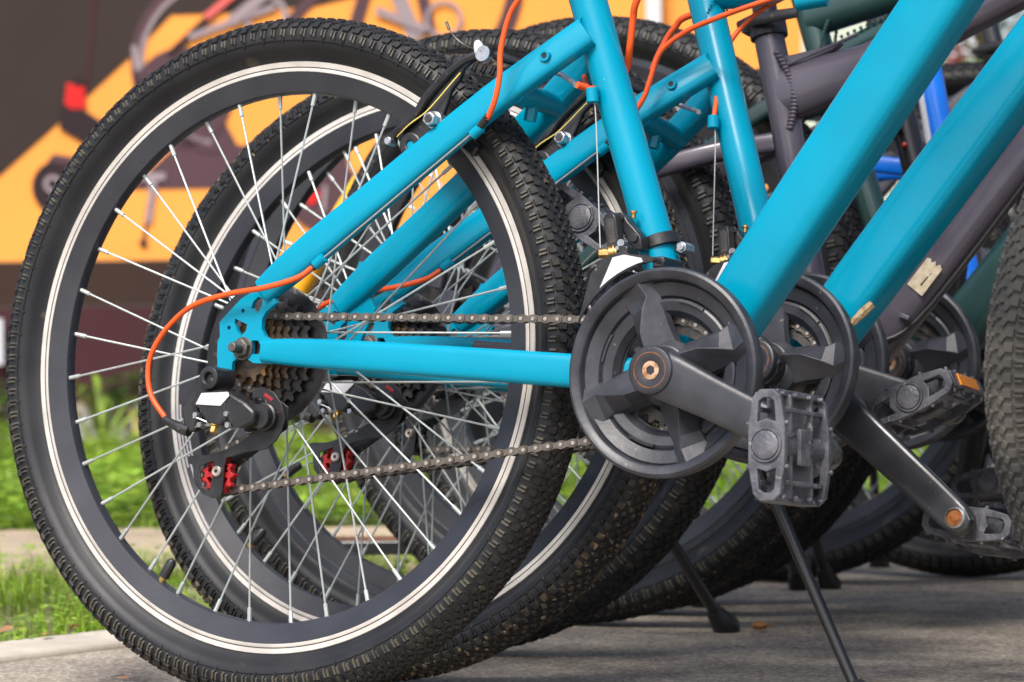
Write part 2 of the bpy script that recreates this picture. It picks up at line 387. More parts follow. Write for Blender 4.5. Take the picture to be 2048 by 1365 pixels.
# ---------------------------------------------------------------- crankset (crank along +x at angle 0)
def build_crank_meshes():
    d = {}
    m_ = MB()   # right arm, outer face near y = -.092
    m_.tube([(-.0215, -.079, 0), (-.018, -.080, 0), (0, -.081, 0), (.02, -.0815, 0), (.06, -.0825, 0), (.145, -.0870, 0), (.168, -.0880, 0), (.181, -.0885, 0), (.1935, -.0885, 0), (.197, -.0885, 0)],
            [.008, .0160, .0222, .0215, .0190, .0168, .0160, .0155, .0095, .003], 16, ry=[.006, .009, .0110, .0105, .0090, .0078, .0078, .0078, .0070, .0055], ex=5.)
    m_.lathe([(.0085, -.0925), (.0180, -.0945), (.0212, -.0935), (.0225, -.088), (.0225, -.070), (.0085, -.070)], 36)
    d['arm'] = m_.mesh('crank_arm', ['crank'], 30)
    m_ = MB()
    m_.lathe([(.0082, -.0915), (.0145, -.0918), (.0150, -.0912), (.0082, -.0900)], 28, mi=0)
    m_.lathe([(.0150, -.0937), (.0154, -.0943), (.0159, -.0941), (.0150, -.0925)], 28, mi=1)
    m_.plate(circ(.0082, 24), -.0925, -.086, [circ(.0044, 6)], mi=2); m_.plate(circ(.0046, 12), -.0885, -.086, mi=1)
    d['bolt'] = m_.mesh('crank_bolt', ['crank', 'rust', 'copper'], 30)
    m_ = MB()   # bash guard outer ring with dished inner band
    m_.lathe([(.0815, -.0585), (.0820, -.0695), (.0835, -.0715), (.0900, -.0735), (.0925, -.0720), (.0937, -.0680), (.0928, -.0590)], 96)
    d['guard'] = m_.mesh('chain_guard', ['plastic'], 40)
    m_ = MB()
    for k in range(4):       # dished panels between the four arms
        a0, a1 = R(45 + 90 * k + 5), R(45 + 90 * (k + 1) - 5)
        m_.lathe([(.0822, -.0640), (.0800, -.0655), (.0690, -.0610), (.0665, -.0570), (.0822, -.0560)], 14, a0=a0, a1=a1)
        m_.lathe([(.0660, -.0600), (.0640, -.0612), (.0560, -.0590), (.0510, -.0530), (.0660, -.0500)], 14, a0=a0 + .16, a1=a1 - .05)
        m_.lathe([(.0665, -.0600), (.0665, -.0625), (.0640, -.0630), (.0635, -.0600)], 8, a0=a0 + .55, a1=a1 - .45)
    d['panel'] = m_.mesh('guard_panel', ['plastic'], 28)
    for nm, r, ri_, n, y in (('big', .0815, .0660, 40, -.0575), ('mid', .0665, .0500, 32, -.0510)):
        m_ = MB(); m_.plate(cog_outline(r, n, .004), y, y + .0022, [circ(ri_, 40)]); d[nm] = m_.mesh('chainring', ['dark_cog'], 30)
    m_ = MB()
    m_.lathe([(.010, -.072), (.024, -.070), (.030, -.062), (.030, -.050), (.010, -.050)], 28)
    for k in range(4):
        a = R(45 + 90 * k); e = Vector((math.cos(a), 0, math.sin(a))); t = Vector((-math.sin(a), 0, math.cos(a)))
        def q(r, s_, y): v = e * r + t * s_; return (v.x, y, v.z)
        st = [(.018, .0200, .008, -.0530, -.0760), (.040, .0190, .006, -.0560, -.0765), (.060, .0180, -.002, -.0540, -.0735), (.070, .0210, -.007, -.0550, -.0680), (.0835, .0290, -.004, -.0560, -.0715)]
        vs = []
        for r, hw, rs, yb, yt in st: vs += [q(r, -hw, yb), q(r, -hw * .85, yb - .006), q(r, rs, yt), q(r, hw * .8, yb - .008), q(r, hw, yb)]
        fs = [(i * 5 + j, i * 5 + (j + 1) % 5, (i + 1) * 5 + (j + 1) % 5, (i + 1) * 5 + j) for i in range(4) for j in range(5)] + [(0, 1, 2, 3, 4), (20, 21, 22, 23, 24)]
        m_.add(vs, fs)
    d['spider'] = m_.mesh('spider', ['plastic'], 18)
    # pedal, spindle along y from 0 (crank) to -.112, platform long axis x
    m_ = MB(); h = .0130
    def outline(L, H): return [(-L, -H * .45), (-L + .008, -H), (L - .008, -H), (L, -H * .45), (L, H * .45), (L - .008, H), (-L + .008, H), (-L, H * .45)]
    hexa = [(-.046, -.006), (-.040, -.0125), (-.016, -.0165), (.016, -.0165), (.040, -.0125), (.046, -.006), (.046, .006), (.040, .0125), (.016, .0165), (-.016, .0165), (-.040, .0125), (-.046, .006)]
    def win(s_): return [(s_ * .019, -.0085), (s_ * .036, -.0070), (s_ * .039, -.003), (s_ * .039, .003), (s_ * .036, .0070), (s_ * .019, .0085), (s_ * .022, 0)]
    m_.plate(hexa, -.112, -.106, [win(-1), win(1)])
    m_.plate(hexa, -.020, -.026, [win(-1), win(1)])
    m_.tube([(0, -.018, 0), (0, -.060, 0), (0, -.108, 0)], [.014, .0105, .0135], 16, side=(1, 0, 0))
    for s_ in (-1, 1):
        m_.box((s_ * .0440, -.066, 0), (.0050, .080, .0170))
        m_.box((s_ * .0300, -.066, .0095), (.0040, .082, .0040)); m_.box((s_ * .0300, -.066, -.0095), (.0040, .082, .0040))
        for yy in (-.046, -.086): m_.box((s_ * .025, yy, 0), (.036, .0040, .0220))
        for f in (-1, 1):
            for yy in (-.030, -.052, -.080, -.104):
                m_.cyl((s_ * .0425, yy, f * .0085), (s_ * .0425, yy, f * .0135), .0022, 8)
            for yy in (-.023, -.109): m_.cyl((s_ * .018, yy, f * .0150), (s_ * .018, yy, f * .0190), .0022, 8)
    for f in (-1, 1): m_.box((0, -.066, f * .0125), (.030, .020, .0040))
    d['pedal'] = m_.mesh('pedal', ['pedal_plastic'], 25)
    m_ = MB(); m_.lathe([(.0005, -.1155), (.010, -.1155), (.0118, -.1145), (.0125, -.112), (.0125, -.106), (.0005, -.106)], 24)
    m_.lathe([(.0128, -.1142), (.0142, -.1142), (.0150, -.111), (.0128, -.108)], 24)
    d['cap'] = m_.mesh('spindle_cap', ['pedal_plastic'], 30)
    m_ = MB(); m_.lathe([(.001, .006), (.013, .006), (.0145, .003), (.0145, -.010), (.012, -.014), (.0075, -.0155), (.0075, -.024), (.001, -.024)], 20)
    d['spindle'] = m_.mesh('pedal_spindle', ['dark_steel'], 30)
    m_ = MB(); m_.box((.0470, -.066, 0), (.0025, .050, .012))
    d['refl'] = m_.mesh('pedal_reflector', ['amber'], 30)
    return d
CM = build_crank_meshes()
HOLE = MB(); HOLE.lathe([(.0005, -.0815), (.0080, -.0812), (.0085, -.0805), (.0005, -.079)], 20, mi=0); HOLE.lathe([(.0085, -.0800), (.0098, -.0810), (.0105, -.0800), (.0085, -.0785)], 20, mi=1)
HOLE = HOLE.mesh('axle_socket', ['rust', 'steel'], 30)
def crankset(bike, BB, ang, pr, pl, guard=True, gs=1., refl=False, both=True):
    base = T(BB[0], 0, BB[1]) @ RY(ang)
    S = Matrix.Scale(gs, 4)
    arm = link('crank_arm', CM['arm'], bike, .0012, base); link('crank_bolt', CM['bolt'], arm)
    sp = link('spider', CM['spider'], bike, .0006, base @ Matrix.Diagonal((gs, 1, gs, 1)))
    if guard:
        g = link('chain_guard', CM['guard'], bike, 0, base @ Matrix.Diagonal((gs, 1, gs, 1))); link('guard_panel', CM['panel'], g)
    for k in ('big', 'mid'): link('chainring', CM[k], bike, 0, base @ Matrix.Diagonal((gs, 1, gs, 1)))
    def pedal(side, a):
        e = T(BB[0] + .181 * math.cos(ang) * side, -.0885 * side, BB[1] + .181 * math.sin(ang) * side)
        mx = e @ (Matrix.Rotation(math.pi, 4, 'Z') if side < 0 else Matrix()) @ RY(a)
        p = link('pedal', CM['pedal'], bike, .0008, mx); link('spindle_cap', CM['cap'], p); link('pedal_spindle', CM['spindle'], p)
        if refl: link('pedal_reflector', CM['refl'], p); link('pedal_reflector', CM['refl'], p, mx=T(-.094, 0, 0))
        return p
    pedal(1, pr)
    if both:
        la = link('crank_arm', CM['arm'], bike, .0012, T(BB[0], 0, BB[1]) @ RY(ang + math.pi) @ Matrix.Diagonal((1, -1, 1, 1)))
        pedal(-1, pl)
        link('axle_socket', HOLE, la, mx=T(.181, 0, 0))
    m_ = MB(); m_.cyl((BB[0], -.042, BB[1]), (BB[0], .042, BB[1]), .020, 24); m_.cyl((BB[0], -.066, BB[1]), (BB[0], .075, BB[1]), .009, 16)
    obj('bottom_bracket', m_, 'dark_steel', bike)

# ---------------------------------------------------------------- cyan bike frame
def mirror(l): return [(p[0], -p[1], p[2]) for p in l]
DROP = [(-.0292, .3155), (-.0303, .3278), (-.0306, .3411), (-.0281, .3467), (-.0293, .36), (-.0228, .3665), (-.0053, .3824), (.008, .3893), (.0213, .3961), (.0333, .3817), (.0358, .3779), (.0238, .3697), (.0196, .3631), (.0194, .3537), (.0239, .3461), (.0331, .3427), (.0366, .3198), (.0117, .3209), (.0046, .3247), (-.0068, .3257), (-.0123, .322), (-.013, .3135)]
DH = [[(.014, .3839), (.0197, .382), (.019, .3754), (.0137, .3679), (.0066, .3737), (.0085, .3793)], [(-.0111, .3635), (.0029, .3577), (.002, .352), (-.0034, .3468), (-.0082, .3512), (-.0121, .3598)], [(.0089, .3425), (.0162, .3421), (.0204, .3358), (.018, .3293), (.0096, .3294)], circ(.0021, 10, (-.0028, .3706)), circ(.0021, 10, (-.018, .3547))]
def frame_tubes(bike, paint, ST, DT, TT, SS, CS, dh, dw, th, str_=.0175, ssr=(.0125, .016, .0145), ssy=.0085, dex=2.8):
    m_ = MB(); m_.tube(ST, str_, 24); obj('seat_tube', m_, paint, bike)
    m_ = MB(); m_.tube(DT, dh, 36, ry=dw, ex=dex); obj('down_tube', m_, paint, bike)
    m_ = MB(); m_.tube(TT, th, 24, ry=[min(t_ * .85, .0215 if paint == 'cyan' else .0165) for t_ in th] if isinstance(th, list) else th * .85, ex=2.3); obj('top_tube', m_, paint, bike)
    for s_ in (1, -1):
        p = SS if s_ > 0 else mirror(SS); q = CS if s_ > 0 else mirror(CS)
        n = len(cr(p, 5)); rr = [np.interp(k / (n - 1), [0, .3, 1], ssr) for k in range(n)]
        m_ = MB(); m_.tube(cr(p, 5), [float(x) for x in rr], 24, ry=[float(x) * .66 for x in rr], ex=3.4); obj('seat_stay', m_, paint, bike)
        n = len(cr(q, 5)); rr = [float(np.interp(k / (n - 1), [0, .35, 1], [.0108, .0142, .0160])) for k in range(n)]
        m_ = MB(); m_.tube(cr(q, 5), rr, 24, ry=[x * .66 for x in rr], ex=3.6); obj('chain_stay', m_, paint, bike)
def welds(m_, c, n, rad, mi=0, r=.0022, tilt=None):
    """bead of weld around a joint: small lumps along an ellipse"""
    c = Vector(c); a = Vector(n[0]).normalized(); b = Vector(n[1]).normalized()
    k = max(10, int(2 * math.pi * max(rad) / .0042))
    for i in range(k):
        t = 2 * math.pi * i / k; m_.ball(c + a * math.cos(t) * rad[0] + b * math.sin(t) * rad[1], r, 6)
def bolt(m_, c, d, r, h, mi=0, sock=True):
    c = Vector(c); d = Vector(d).normalized()
    m_.tube([c, c + d * h * .85, c + d * h], [r, r, r * .86], 6, side=(0.2, 0.1, 1), mi=mi)
def cable(bike, name, pts, r, matn, n=6, seg=10):
    m_ = MB(); m_.tube(cr(pts, n), r, seg, side=(0.1, 1, 0.1), rmf=True); return obj(name, m_, matn, bike)

def make_cyan(name, label, loc, yaw, lean, cr_ang, pr, pl, hose='a', mud=False, rot=0, group='cyan hardtail bicycles', valve=R(238.8), turn=False):
    bike = bpy.data.objects.new(name, None); COL.objects.link(bike); bike.location = (loc[0], loc[1], 0); bike.rotation_euler = (-lean, 0, yaw)
    tag(bike, label, 'bicycle', group)
    BB = (.449, .3095)
    ST = [(.4445, 0, .31), (.322, 0, .662), (.272, 0, .805)]
    DT = [(.452, 0, .318), (.478, 0, .358), (.510, 0, .405), (.560, 0, .476), (.800, 0, .818)]
    TT = [(.300, 0, .716), (.36, 0, .719), (.45, 0, .738), (.79, 0, .868)]
    SS = [(.019, -.066, .389), (.055, -.064, .417), (.146, -.056, .4855), (.25, -.044, .5645), (.333, -.019, .628)]
    CS = [(.022, -.066, .3325), (.06, -.0655, .3305), (.15, -.063, .3255), (.30, -.054, .3160), (.43, -.034, .3080)]
    frame_tubes(bike, 'cyan', ST, DT, TT, SS, CS, [.020, .027, .0285, .0292, .029], [.019, .023, .0245, .0245, .0245], [.021, .024, .024, .023], dex=3.6)
    for s_ in (-1, 1):
        m_ = MB(); m_.plate(DROP, s_ * .0630, s_ * .0685, DH)
        if s_ > 0: m_.plate([(.030, .375), (.036, .42), (.041, .432), (.049, .431), (.052, .42), (.050, .405), (.062, .385), (.045, .352), (.03, .35)], .0632, .0680, [circ(.0035, 10, (.0445, .424))])
        obj('dropout', m_, 'cyan', bike, .0008)
        m_ = MB(); bolt(m_, (-.0005, s_ * .0685, .3345), (0, s_, 0), .0095, .007); m_.tube([(-.0005, s_ * .060, .3345), (-.0005, s_ * .0870, .3345), (-.0005, s_ * .0880, .3345)], [.0048, .0048, .0038], 14, side=(1, 0, 0)); m_.cyl((-.0005, s_ * .0680, .3345), (-.0005, s_ * .0700, .3345), .0112, 20)
        obj('axle_nut', m_, 'dark_steel', bike, .0005)
    # bridge, welds, rack bosses, head tube
    m_ = MB(); m_.cyl((.270, -.040, .5720), (.270, .040, .5720), .0110, 16); m_.cyl((.270, -.006, .5640), (.268, -.006, .5500), .006, 6); obj('stay_bridge', m_, 'cyan', bike); m_ = MB(); m_.cyl((.372, -.036, .315), (.372, .036, .315), .009, 14); obj('stay_bridge', m_, 'cyan', bike)
    m_ = MB(); welds(m_, (.330, -.012, .627), ((.34, 0, -.94), (0, 1, 0)), (.0185, .012), r=.0016); welds(m_, (.322, 0, .690), ((.3, 0, .95), (0, 1, 0)), (.027, .017), r=.0018); obj('weld_bead', m_, 'cyan', bike)
    for s_ in (-1, 1):
        m_ = MB(); m_.plate(circ(.0052, 18, (.3018, .6040)), s_ * .0430, s_ * .0340, [circ(.0030, 12, (.3018, .6040))]); m_.plate(circ(.0031, 12, (.3018, .6040)), s_ * .0422, s_ * .034, mi=1)
        obj('rack_boss', m_, ['cyan', 'black_plastic'], bike)
        m_ = MB(); m_.cyl((.171, s_ * .030, .5245), (.171, s_ * .058, .5245), .0078, 18); m_.cyl((.171, s_ * .024, .5245), (.171, s_ * .036, .5245), .0105, 18)
        obj('brake_boss', m_, 'cyan', bike)
    m_ = MB(); m_.cyl((.832, 0, .78), (.792, 0, .90), .020, 20); obj('head_tube', m_, 'cyan', bike)
    # cable stops
    def stop(c, d, r=.0050, L=.013):
        c = Vector(c); d = Vector(d).normalized(); m_ = MB(); m_.tube([c - d * L / 2, c - d * L * .45, c + d * L * .45, c + d * L / 2], [r * .7, r, r, r * .7], 12, side=(0, 0, 1) if abs(d.z) < .8 else (1, 0, 0)); m_.box(c + Vector((0, .004, .002)), (.008, .006, .006)); obj('cable_stop', m_, 'cyan', bike)
    stop((.2475, -.0665, .5325), (.8, 0, .6)); stop((.0850, -.0730, .4155), (.8, 0, .6)); stop((.3435, -.024, .5680), (-.1, 0, 1), .0058, .014)
    cable(bike, 'gear_wire', [(.2423, -.068, .5298), (.088, -.0725, .4180)], .0009, 'wire', 1, 6)
    cable(bike, 'gear_wire', [(.3440, -.0245, .565), (.3482, -.025, .5613 - .012), (.366, -.045, .46), (.3743, -.055, .423)], .00065, 'wire', 4, 6)
    if hose == 'a':
        hp = [(.325, -.06, .80), (.3120, -.07, .715), (.2974, -.075, .6616), (.2826, -.075, .6372), (.2745, -.075, .6054), (.2745, -.075, .5823), (.2702, -.0745, .5595), (.2614, -.072, .5424)]
    else:
        hp = [(.50, -.045, .70), (.428, -.060, .682), (.396, -.066, .672), (.3585, -.07, .6592), (.3267, -.07, .6473), (.3011, -.07, .6282), (.2931, -.07, .6003), (.2871, -.07, .58), (.268, -.07, .5500)]
    cable(bike, 'gear_housing', hp, .0027, 'orange_cable')
    cable(bike, 'housing_ferrule', [(.2625, -.0722, .5450), (.2515, -.068, .5365)], .0036, 'black_plastic', 1)
    cable(bike, 'gear_housing', [(.0795, -.0745, .4105), (.0650, -.080, .3995), (.0327, -.085, .3905), (-.0071, -.085, .3855), (-.0471, -.085, .3757), (-.0725, -.085, .3593), (-.0908, -.085, .3379), (-.0984, -.085, .3163), (-.0933, -.086, .2898), (-.0731, -.088, .2668)], .0027, 'orange_cable')
    cable(bike, 'housing_ferrule', [(.0870, -.0725, .4160), (.0780, -.0740, .4095)], .0036, 'black_plastic', 1)
    m_ = MB(); m_.tube([(-.0735, -.088, .2672), (-.0700, -.0885, .2640), (-.0640, -.089, .2618), (-.0600, -.089, .2600), (-.0540, -.089, .2575), (-.0440, -.089, .2545)], [.0036, .0046, .0040, .0050, .0056, .0056], 12, side=(0, 1, 0)); obj('barrel_adjuster', m_, 'black_plastic', bike)
    # brake housing in front of the seat cluster, ending at the noodle
    if hose == 'a':
        cable(bike, 'brake_housing', [(.395, 0, .70), (.3735, 0, .6591), (.3674, .005, .6432), (.3622, .01, .6179), (.352, .02, .595), (.340, -.01, .5760), (.3305, -.03, .5775)], .0034, 'orange_cable')
        cable(bike, 'gear_housing', [(.300, .035, .640), (.3051, .03, .6098), (.3101, .02, .593), (.3300, -.01, .578), (.3425, -.022, .575)], .0025, 'orange_cable')
    else:
        cable(bike, 'brake_housing', [(.40, .02, .72), (.2971, 0, .6915), (.2758, 0, .6785), (.2624, 0, .6555), (.260, -.01, .63)], .0034, 'orange_cable')
        cable(bike, 'gear_housing', [(.41, .02, .7175), (.3809, .02, .7075), (.3545, .02, .6934), (.3337, .01, .66), (.338, -.01, .61), (.3425, -.022, .575)], .0025, 'orange_cable')
        m_ = MB(); m_.cyl((.425, -.03, .685), (.455, -.025, .69), .009, 14); obj('cable_clip', m_, 'cyan', bike)
    # wheels
    wh = wheel(bike, 'rear_wheel', 0, .3315, 0, rot, True, mud, valve=valve, z=.333); cassette(wh)
    fw_ = wheel(bike, 'front_wheel', 1.045, .3315, 0, rot + .1, True, False, rear=False, z=.333)
    if turn:
        for c_ in fw_.children:
            if c_.name.startswith(('tyre', 'tread')):
                c_.data = c_.data.copy()
                for k_ in range(len(c_.data.materials)): c_.data.materials[k_] = M['tyre_dust']
        fw_.matrix_local = (Euler((-lean, 0, yaw)).to_matrix().to_4x4().inverted()) @ T(1.044, .037, 0) @ Euler((.192, 0, .678)).to_matrix().to_4x4() @ T(0, 0, .333)
    for s_ in (-1, 1):
        m_ = MB(); m_.tube(cr([(1.068, s_ * .052, .333), (1.055, s_ * .054, .40), (.94, s_ * .060, .66), (.90, s_ * .058, .735)], 4), [.008] + [.014] * 11 + [.016], 16); obj('fork_leg', m_, 'black', bike)
    m_ = MB(); m_.tube([(.90, -.062, .735), (.885, -.03, .76), (.885, .03, .76), (.90, .062, .735)], .018, 12, side=(1, 0, 0)); m_.cyl((.88, 0, .75), (.826, 0, .80), .016, 16); obj('fork_crown', m_, 'black', bike)
    chain(bike, BB, (0, .333), 0)
    crankset(bike, BB, cr_ang, pr, pl)
    rear_derailleur(bike, full=True); front_derailleur(bike); v_brake(bike)
    # saddle, post and bars (above the picture)
    m_ = MB(); m_.cyl((.274, 0, .80), (.235, 0, .92), .0135, 16); obj('seat_post', m_, 'black', bike)
    m_ = MB(); m_.tube([(.13, 0, .955), (.15, 0, .955), (.22, 0, .95), (.30, 0, .948), (.39, 0, .95), (.41, 0, .945)], [.01, .02, .022, .018, .014, .006], 18, ry=[.04, .075, .062, .032, .022, .01]); obj('saddle', m_, 'black_plastic', bike)
    m_ = MB(); m_.tube([(.80, -.31, .98), (.79, -.15, .975), (.775, 0, .955), (.79, .15, .975), (.80, .31, .98)], .0145, 14, side=(1, 0, 0)); m_.cyl((.795, 0, .895), (.775, 0, .96), .018, 14); obj('handlebar', m_, 'black', bike)
    return bike

def rear_derailleur(bike, full=True, dx=0, dz=0, red=True):
    m_ = MB()
    m_.lathe([(.0050, -.0985), (.0062, -.1000), (.0105, -.0995), (.0112, -.0970), (.0112, -.0700), (.0050, -.0700)], 24, c=(-.0175, 0, .3045))
    m_.lathe([(.0002, -.0955), (.0050, -.0955), (.0050, -.0700), (.0002, -.0700)], 16, c=(-.0175, 0, .3045))
    rd = obj('rear_derailleur', m_, 'black_plastic', bike, .0004, mx=T(dx, 0, dz))
    def pl(name, out, y0, y1, mt, holes=(), bev=.0012):
        m2 = MB(); m2.plate(out, y0, y1, holes); return obj(name, m2, mt, rd, bev)
    pl('upper_link', [(-.0295, .3127), (-.015, .2976), (-.0282, .2882), (-.0345, .2788), (-.0316, .2676), (-.0365, .2535), (-.0481, .2544), (-.0531, .2751), (-.0464, .2864), (-.0413, .2977), (-.0333, .307)], -.0920, -.0800, 'black_plastic', bev=.0025)
    pl('outer_link', [(-.0309, .2915), (.0032, .2924), (.0058, .2858), (.0018, .2765), (.0045, .2672), (-.0019, .2597), (-.0179, .2615), (-.0251, .269), (-.0301, .2765), (-.039, .2793)], -.0975, -.0860, 'black_plastic', bev=.002)
    pl('link_badge', [(-.0254, .2901), (.0052, .2911), (.0067, .2872), (-.0027, .2779), (-.0317, .2794)], -.0985, -.0974, 'sticker', bev=.0004)
    pl('lower_knuckle', [(-.0019, .2918), (.005, .2908), (.0258, .2805), (.0352, .2731), (.0336, .262), (.0226, .2573), (.009, .2582), (-.0005, .2675), (-.009, .2768)], -.0965, -.0740, 'black_plastic', bev=.004)
    m2 = MB(); m2.cyl((.0335, -.0880, .2690), (.0335, -.0740, .2695), .0115, 20); m2.lathe([(.0115, -.0800), (.0132, -.0790), (.0132, -.0740), (.0110, -.0735)], 20, c=(.0335, 0, .2692)); obj('pivot_drum', m2, 'black_plastic', rd)
    CG = [(.0153, .2875), (.0154, .2941), (.0261, .2978), (.0398, .2931), (.0494, .2819), (.0541, .2689), (.0503, .2558), (.0445, .2465), (.0337, .239), (.0113, .2361), (-.0111, .2303), (-.0129, .2218), (-.0139, .1984), (-.0155, .1937), (-.025, .1921), (-.0367, .1962), (-.0457, .2046), (-.0488, .2159), (-.0486, .2234), (-.0551, .2248), (-.0564, .2309), (-.0521, .2324), (-.0341, .2329), (-.0138, .2378), (.0018, .2444), (.0149, .2529), (.0237, .2576), (.0325, .2614), (.0366, .2688), (.0338, .28), (.0266, .2875)]
    CH = [(-.0416, .2225), (-.0258, .2274), (-.0250, .2200), (-.0285, .1990), (-.0371, .2028), (-.0403, .2122)]
    CGo = [p for p in CG]
    pl('cage_plate', CGo, -.0735, -.0715, 'black_plastic', [CH], .0005)
    pl('cage_plate', [(.03, .29), (.045, .28), (.045, .26), (.02, .243), (-.01, .222), (-.012, .2), (-.025, .196), (-.04, .205), (-.042, .222), (-.02, .235), (.01, .255)], -.0555, -.0540, 'black_plastic', (), .0004)
    pm = 'red' if red else 'black_plastic'
    for c in ((-.0235, .2145), (.0180, .2705)):
        m2 = MB(); holes = []
        for k in range(6):
            a = 2 * math.pi * (k + .5) / 6; holes.append([(c[0] + r_ * math.cos(a + d_), c[1] + r_ * math.sin(a + d_)) for r_, d_ in ((.008, -.28), (.0125, -.26), (.0125, .26), (.008, .28))])
        m2.plate([(p[0] + c[0], p[1] + c[1]) for p in cog_outline(.0182, 11, .0030)], -.0600, -.0690, holes)
        m2.lathe([(.0050, -.0695), (.0062, -.0702), (.0072, -.0695), (.0072, -.0590), (.0050, -.0590)], 16, c=(c[0], 0, c[1]))
        obj('pulley', m2, pm if c[0] < 0 else 'black_plastic', rd, .0004)
    # red pads seen through the slots of the round plate
    for c, a, L in (((.0345, .2878), R(-32), .011), ((.0440, .2685), R(-97), .012)):
        m2 = MB(); m2.box((c[0], -.0738, c[1]), (L, .0008, .0034), Matrix.Rotation(-a, 3, 'Y')); obj('slot_inlay', m2, pm, rd, .0004)
    m2 = MB(); m2.lathe([(.0018, -.0762), (.0042, -.0765), (.0052, -.0755), (.0052, -.0735), (.0018, -.0735)], 16, c=(-.0204, 0, .2175)); m2.plate(circ(.0018, 6, (-.0204, .2175)), -.0750, -.0735, mi=1); obj('pulley_bolt', m2, ['rivet', 'black_plastic'], rd)
    m2 = MB()
    for c in ((-.0318, .2695), (.0036, .2705), (-.0267, .2602), (.0057, .2597)): m2.lathe([(.0004, -.0990), (.0022, -.0990), (.0028, -.0982), (.0028, -.090), (.0004, -.090)], 10, c=(c[0], 0, c[1]))
    obj('link_rivet', m2, 'steel', rd)
    m2 = MB(); bolt(m2, (-.0122, -.092, .2600), (0, -.35, -1), .0040, .008); m2.cyl((-.0122, -.092, .2640), (-.0122, -.092, .2600), .0055, 12); obj('pinch_bolt', m2, 'brass', rd)
    m2 = MB(); m2.tube(cr([(-.045, -.089, .2548), (-.03, -.092, .2600), (-.012, -.094, .2600), (.008, -.094, .2640)], 4), .0008, 6); m2.tube(cr([(-.012, -.094, .2600), (-.028, -.097, .2660), (-.034, -.098, .2670)], 3), .0007, 6); obj('cable_end', m2, 'steel', rd)
def front_derailleur(bike):
    m_ = MB(); c = Vector((.4055, 0, .4325)); d = Vector((-.34, 0, .94)).normalized()
    m_.tube([c - d * .0055, c + d * .0055], .0195, 28, side=(0, 1, 0))
    fd = obj('front_derailleur', m_, 'black_plastic', bike, .0006)
    m_ = MB(); m_.box((.4300, -.004, .4270), (.009, .010, .010), Matrix.Rotation(R(20), 3, 'Y')); obj('clamp_lug', m_, 'black_plastic', fd, .001)
    m_ = MB(); m_.tube([(.4335, -.012, .4275), (.4335, .006, .4275)], .0055, 6, side=(0, 0, 1)); m_.cyl((.4335, -.014, .4275), (.4335, -.012, .4275), .0034, 10); obj('clamp_bolt', m_, 'steel', fd, .0005)
    def pl(name, out, y0, y1, mt, bev=.001, holes=()):
        m2 = MB(); m2.plate(out, y0, y1, holes); return obj(name, m2, mt, fd, bev)
    L1 = [(.3714, .451), (.3747, .4543), (.3829, .4554), (.3853, .4513), (.3901, .4227), (.3783, .4196), (.3769, .4263)]
    pl('outer_link', L1, -.0480, -.0360, 'black_plastic', .0015)
    pl('link_recess', [(.3755, .4495), (.3815, .4510), (.3830, .4490), (.3862, .4290), (.3800, .4270)], -.0484, -.0475, 'dark_cog', .0003)
    pl('inner_link', [(.3771, .4571), (.3808, .4581), (.3869, .4554), (.3901, .45), (.3971, .4432), (.4041, .4357), (.4061, .423), (.3994, .4225), (.3917, .4293), (.3861, .4395), (.3805, .4463), (.3773, .453)], -.0345, -.0200, 'black_plastic', .003)
    CG = [(.3903, .4148), (.4027, .4198), (.4088, .4157), (.4258, .4146), (.4406, .4104), (.443, .4051)]
    low = [(.449 + .1005 * math.cos(a), .3095 + .1005 * math.sin(a)) for a in [R(92 + 9 * k) for k in range(8)]]
    pl('cage_plate', CG + low + [(.3700, .3990), (.3800, .4110)], -.0640, -.0620, 'black_plastic', .0005)
    up = [(.3925, .4130), (.4039, .4153), (.4214, .412), (.4232, .4085)] + [(.449 + .1025 * math.cos(a), .3095 + .1025 * math.sin(a)) for a in [R(102 + 6 * k) for k in range(6)]] 
    pl('cage_sticker', up, -.0648, -.0641, 'sticker', .0002)
    m2 = MB(); m2.box((.4010, -.052, .4190), (.010, .020, .010)); obj('cage_bracket', m2, 'black_plastic', fd, .0015); m2 = MB(); m2.box((.4380, -.045, .4080), (.012, .038, .010)); obj('cage_bracket', m2, 'black_plastic', fd, .0015)
    m2 = MB(); bolt(m2, (.3790, -.046, .4195), (-1, -.5, -.06), .0048, .010); m2.cyl((.3850, -.043, .4200), (.3780, -.0465, .4195), .0060, 14); m2.cyl((.3830, -.044, .4202), (.3815, -.0448, .4200), .0078, 14); obj('pinch_bolt', m2, 'brass', fd, .0004)
    m2 = MB(); m2.cyl((.3935, -.048, .4275), (.3935, -.0525, .4275), .0036, 12); m2.cyl((.3880, -.047, .4235), (.3880, -.049, .4235), .002, 8); obj('pivot_rivet', m2, 'steel', fd)
    m2 = MB(); m2.cyl((.3925, -.028, .4530), (.3925, -.028, .4580), .0022, 10); m2.cyl((.3925, -.028, .4575), (.3925, -.028, .4595), .0034, 10); obj('limit_screw', m2, 'brass', fd)
    m2 = MB()
    for c in ((.3830, .4535), (.3975, .4340)): m2.cyl((c[0], -.0345, c[1]), (c[0], -.0365, c[1]), .0042, 14)
    obj('link_pivot', m2, 'black_plastic', fd, .0006)
